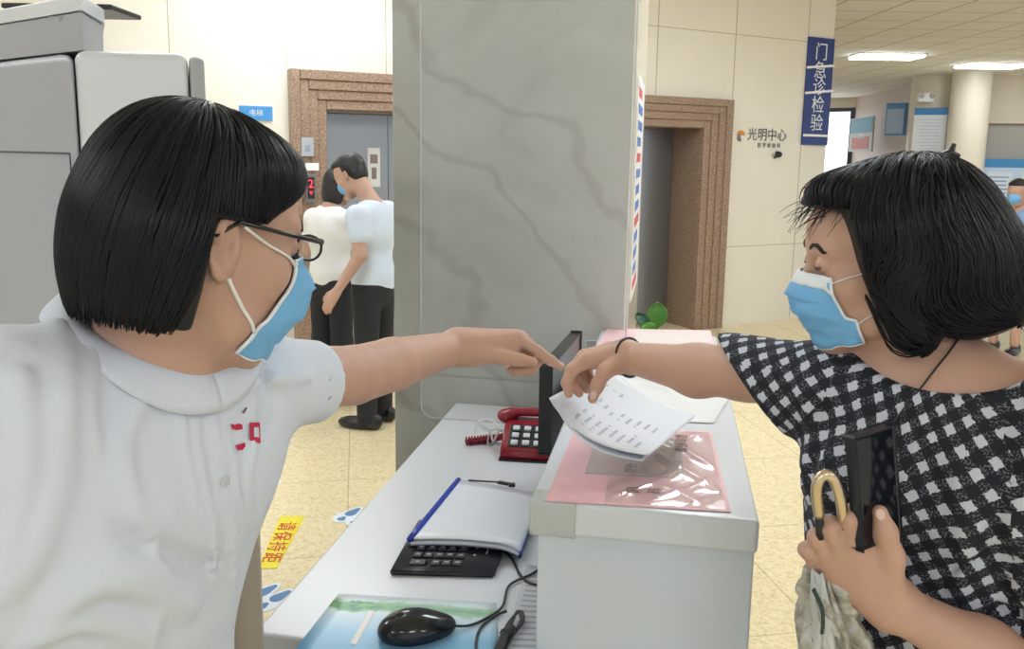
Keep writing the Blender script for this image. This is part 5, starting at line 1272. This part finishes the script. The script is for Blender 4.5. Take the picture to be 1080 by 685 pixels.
# ================================================================ things she holds
pc_ = at(922, 513, .950); pz = nrm(V(-.12, .08, 1)); pn_ = nrm(np.cross(pz, V(.87, .48, 0))); px_ = np.cross(pn_, pz); 
if pn_[1] > 0: pn_ = -pn_
RP = np.stack([px_, pn_, pz], 1)
r = empty('mobile_phone', pc_-V(0, 0, .07), 'dark mobile phone held upright against the checked blouse', 'phone')
mb = MB(); mb.box(pc_, (.068, .008, .132), RP, .004); mb.build('case', mat('phone_case', (.02, .022, .03), .3), r)
mb = MB(); mb.box(pc_+pn_*.0048, (.062, .0012, .124), RP, .0004); mb.build('screen', mat('phone_glass', (.006, .007, .012), .05), r)
ut = [at(865, 568, .95), at(864, 545, .945), at(861, 522, .94), at(863, 508, .938), at(870, 501, .938), at(878, 504, .938), at(884, 518, .938), at(888, 536, .938), at(890, 556, .945)]
r = empty('folded_umbrella', at(870, 640, .98)-V(0, 0, .25), 'folded beige umbrella with golden hooked handle held in her left hand', 'umbrella')
m_gold = mat('gold_metal', (.66, .54, .38), .22, .9)
mb = MB(); mb.tube(spline(ut[1:], 5), .0066, 12); mb.build('handle', m_gold, r, True)
mb = MB(); mb.tube([ut[0], lerp(ut[0], ut[1], .6), ut[1]], .0050, 10); mb.build('handle_tip', m_dark, r, True)
u0_ = at(868, 606, .975); u1_ = at(905, 860, 1.0); ud = nrm(u1_-u0_); ua_ = nrm(np.cross(ud, V(0, 1, 0))); ub_ = np.cross(ud, ua_)
mb = MB(); mb.tube([ut[-1], lerp(ut[-1], u0_, .5), u0_, u1_+ud*.02], .005, 8); mb.build('shaft', m_dark, r, True)
m_umb = mat('umbrella_cloth', (.42, .39, .33), .5); _v = coords(m_umb, (1, 1, 1)); setc(m_umb, ramp(m_umb, noise(m_umb, _v, 28, 4, .6, 1.5), [(.35, (.26, .24, .18)), (.5, (.44, .42, .36)), (.68, (.60, .60, .58))])); bump(m_umb, noise(m_umb, _v, 45, 4, .6, 1), .6, .006)
L_ = np.linalg.norm(u1_-u0_)
for q, (sh, R0, R1, am, fr) in enumerate(((0, .014, .040, .012, 9), (.3, .010, .030, .010, 6))):
    P = []
    for i in range(33):
        t = i/32; row = []
        for j in range(97):
            a = 2*PI*j/96; rr = (R0+(R1-R0)*min(1, t*3.2)**.8)*(1-.35*t)+am*math.sin(fr*a+6*t+sh)*min(1, .5+t*2)+.004*math.sin(23*t+3*a)
            row.append(u0_+ud*(t*L_*(.98 if q == 0 else .30)-(.0 if q == 0 else .012)+.006*math.sin(7*a)*(t < .1)*(1+q))+(ua_*math.cos(a)+ub_*math.sin(a))*max(.006, rr))
        P.append(row)
    o = MB().grid(P).build('canopy' if q == 0 else 'canopy_ruffle', m_umb, r, True); o.modifiers.new('s', 'SOLIDIFY').thickness = .001
# a pale fold with dark tie band over the canopy
P = []
for i in range(21):
    t = i/20; c = lerp(at(866, 607, .945), at(890, 800, .96), t); w_ = .006+.026*min(1, t*1.6)
    P.append([c+ua_*(s_*w_)+V(0, .020*s_*s_+.003*math.sin(8*s_+9*t), .0) for s_ in np.linspace(-1, 1, 17)])
o = MB().grid(P).build('pale_fold', mat('umbrella_pale', (.58, .61, .60), .35), r, True); o.modifiers.new('s', 'SOLIDIFY').thickness = .001
mb = MB(); mb.tube(spline([at(858, 622, .944), at(866, 640, .939), at(868, 655, .937), at(867, 668, .938)]), [.003]+[.005]*12+[.0075]*12 if False else .0045, 8, flat=.5); mb.build('tie_band', mat('band_dark_green', (.02, .05, .04), .4), r, True)
# ================================================================ the document in the women's hands
pa, pb_, pd_ = at(579, 420, 1.43), at(684, 481, 1.36), at(641, 388, 1.66); pcn = pb_+(pd_-pa)
def paper(name, A, B, C_, D_, label, group, sag, lines=True, dz=0):
    r = empty(name, (A+B+C_+D_)/4, label, 'paper', group); n_ = nrm(np.cross(B-A, D_-A)); n_ = n_ if n_[2] > 0 else -n_
    f = lambda u, v, o=0: A*(1-u)*(1-v)+B*u*(1-v)+C_*u*v+D_*(1-u)*v-n_*(sag*math.sin(PI*u**.85)*(1-.55*v))+n_*(o+dz)-(B-A)*0+V(0, -.010, 0)*math.sin(PI*u)*(1-v)
    mb = MB(); mb.grid([[f(i/24, j/24) for j in range(25)] for i in range(25)]); o = mb.build('sheet', mat(name+'_white', (.72, .76, .84), .6), r, True); q = o.modifiers.new('s', 'SOLIDIFY'); q.thickness = .0006; q.offset = 0
    if lines:
        ink = mat('document_ink', (.42, .45, .54), .7); rg = random.Random(4)
        for v0, n_l, l0 in ((.10, 9, .20), (.42, 9, .18), (.74, 3, .05)):
            mb = MB()
            for k in range(n_l):
                u = .14+.085*k; ln = rg.uniform(.55, 1)*l0
                for (va) in np.arange(v0, v0+ln, .022):
                    if rg.random() < .2: continue
                    mb.quad(f(u, va, .0008), f(u+.028, va, .0008), f(u+.028, va+.014, .0008), f(u, va+.014, .0008))
            mb.build('printed_text', ink, r)
    return r
paper('document', pa, pb_, pcn, pd_, 'white printed document held between thumb and finger above the counter', 'held papers', .026)
e1 = V(.006, -.002, -.010); paper('document', pa+e1+V(.008, -.02, -.004), pb_+V(-.01, .0, -.010), pcn+V(-.02, .02, -.02), pd_+V(.03, .03, -.02), 'second white sheet held under the printed document', 'held papers', .024, False)
# ================================================================ people in the background
def bg_person(name, O, fdir, hz, label, hair_c, top, trous, skin=m_skinN, female=False, arms=(), mask=True, skirt=False, lean=0.0, hairfn=None, sleeve=.5):
    f_ = nrm(V(*fdir, 0)); l_ = V(-f_[1], f_[0], 0); R_ = np.stack([f_, l_, V(0, 0, 1)], 1); k = hz/1.66
    root = empty('person', (O[0], O[1], 0), label, 'person'); s = S()
    hd = O+V(0, 0, hz-.125*k)+f_*(.05+lean); H = frame(nrm(np.append(f_[:2], [-.6 if lean > .05 else -.15]))); T = head_sdf(s, hd, H, k)
    nb = O+V(0, 0, hz-.30*k); ch = O+V(0, 0, hz-.46*k); hp = O+V(0, 0, hz*.52)
    s.cone(T(-.03, 0, -.05), nb, .05*k, .055*k, .03); s.ell(ch, (.09, .145, .19), R_, .04); s.ell(hp, (.075, .115, .15), R_, .05)
    sh = {y: O+l_*y*(.155 if female else .18)*k+V(0, 0, hz-.35*k) for y in (-1, 1)}
    s.cone(sh[-1], sh[1], .045, .045, .03); ends = {}
    for y in (-1, 1):
        e_, w_ = arms[0 if y < 0 else 1]; s.chain([sh[y], e_, w_], [.045, .038, .024], .02); hang_hand(s, w_, w_-e_, nrm(f_*1.0), .95, .3); ends[y] = (e_, w_)
    for y in (-1, 1): s.chain([hp+l_*y*.07, V(*(hp+l_*y*.08)[:2], hz*.27), V(*(O+l_*y*.085)[:2], .09)], [.058, .045, .036], .03)
    s.build('body', skin, root, .007)
    c = S(); c.ell(ch, (.112, .165, .20), R_, .05); c.ell(hp+V(0, 0, .06), (.115, .155, .17), R_, .05); c.cone(sh[-1], sh[1], .052, .052, .05)
    for y in (-1, 1):
        e_, w_ = ends[y]; m_ = lerp(sh[y], e_, sleeve); c.cone(sh[y], m_, .058, .058, .03)
    c.wob(lambda P: np.sin(P[:, 0]*24+P[:, 2]*15)*np.sin(P[:, 1]*22-P[:, 2]*18), .003)
    c.cone(nb+f_*.02, nb+f_*.02+V(0, 0, .3), .062, .10, .01, 's'); c.plane(O+V(0, 0, hz*.485), V(0, 0, -1), .01); c.build('top', top, root, .008)
    b = S()
    if skirt: b.ell(hp, (.125, .165, .20), R_, .05); b.cone(hp, O+V(0, 0, .45), .13, .17, .05); b.plane(O+V(0, 0, .42), V(0, 0, -1), .01)
    else:
        b.ell(hp+V(0, 0, .0), (.108, .15, .13), R_, .04)
        for y in (-1, 1): b.chain([hp+l_*y*.075, V(*(hp+l_*y*.085)[:2], hz*.27), V(*(O+l_*y*.09)[:2], .07)], [.085, .066, .058], .03)
    b.plane(O+V(0, 0, hz*.545), V(0, 0, 1), .01); b.build('skirt' if skirt else 'trousers', trous, root, .009)
    for y in (-1, 1): simple_shoe(V(*(O+l_*y*.09+f_*.02)[:2], 0), f_+l_*y*.1, root, m_shoe)
    h = S(); hairfn(h, T, H, k); h.build('hair', m_hairbg, root, .006)
    if mask:
        m2 = S(); m2.ell(T(.066, 0, -.045), (.044, .054, .050), H, .02); m2.ell(T(.100, 0, -.035), (.016, .018, .026), H, .02); m2.plane(T(0, 0, -.002), H[:, 2], .004); m2.build('face_mask', m_maskb, root, .005)
    return root, T, H
m_hairbg = mat('dark_hair_plain', (.012, .011, .012), .45); _v = coords(m_hairbg); bump(m_hairbg, noise(m_hairbg, _v, 60, 3), .5, .01)
def hair_long(h, T, H, k):
    h.ell(T(-.025, 0, .03), (.10*k, .088*k, .10*k), H, .02); h.ell(T(-.05, 0, -.06), (.07*k, .088*k, .10*k), H, .03); h.cut(lambda P: np.maximum(((P-T(0, 0, .05)) @ H)[:, 2], -((P-T(.03, 0, 0)) @ H)[:, 0]), .01)
def hair_short(h, T, H, k):
    h.ell(T(-.018, 0, .038), (.098*k, .082*k, .092*k), H, .02); h.ell(T(.05, 0, .085), (.045*k, .055*k, .032*k), H, .02); h.ell(T(-.05, 0, -.02), (.05*k, .07*k, .06*k), H, .02)
    h.cut(lambda P: np.maximum(((P-T(0, 0, .055)) @ H)[:, 2]-.25*((P-T(0, 0, 0)) @ H)[:, 0], -((P-T(.005, 0, 0)) @ H)[:, 0]), .01); h.plane(T(0, 0, -.06), -H[:, 2], .01)
a1 = at(352, 440, 5.3); O1 = V(a1[0], a1[1], 0)
rr = V(1, -.1, 0)
bg_person('p', O1, (.55, .84), 1.49, 'person with black hair, white top and black trousers seen from behind by the elevator', None, cloth_mat('white_top', (.80, .80, .80)), m_blacktr, m_skinN, True, ((O1+V(.24, .03, 1.12), O1+V(.19, .16, 1.30)), (O1+V(-.17, .12, .96), O1+V(-.02, .2, .86))), True, False, .03, hair_long)
a2 = at(392, 440, 4.85); O2 = V(a2[0]+.02, a2[1], 0)
bg_person('p', O2, (-.9, .35), 1.58, 'person in pale blue shirt and black trousers with bowed head and mask by the elevator', None, cloth_mat('pale_blue_shirt', (.62, .70, .82)), m_blacktr, m_skinN, False, ((O2+V(.04, .15, 1.0), O2+V(.02, .13, .80)), (O2+V(-.04, -.20, 1.03), O2+V(-.16, -.22, .84))), True, False, .09, hair_short)
a3 = at(1076, 200, 7.0); O3 = V(a3[0], a3[1], 0)
bg_person('p', O3, (-.8, -.6), 1.45, 'person in blue dress with hands together before the notice board at far right', None, cloth_mat('blue_dress', (.20, .34, .55)), cloth_mat('blue_skirt', (.20, .34, .55)), m_skinW, True, ((O3+V(-.14, .10, .98), O3+V(-.24, -.06, 1.02)), (O3+V(.06, -.2, .98), O3+V(-.14, -.20, 1.02))), True, True, 0, lambda h, T, H, k: (hair_short(h, T, H, k), h.ell(T(-.11, 0, .03), (.04, .035, .05), H, .01)))

# ================================================================ light and view
w = bpy.data.worlds.new('world'); scn.world = w; w.use_nodes = True
w.node_tree.nodes['Background'].inputs['Color'].default_value = (.86, .93, 1, 1); w.node_tree.nodes['Background'].inputs['Strength'].default_value = .9
scn.view_settings.view_transform = 'Standard'; scn.view_settings.look = 'None'; scn.view_settings.gamma = 1; scn.view_settings.use_curve_mapping = False
scn.view_settings.exposure = 0.0
scn.cycles.use_denoising = True; scn.cycles.max_bounces = 6; scn.cycles.diffuse_bounces = 4; scn.cycles.transparent_max_bounces = 12
scn.cycles.sample_clamp_indirect = 6; scn.cycles.caustics_reflective = False; scn.cycles.caustics_refractive = False
for o in scn.objects:
    if o.type == 'MESH' and o.parent is not None: assert 'category' not in o
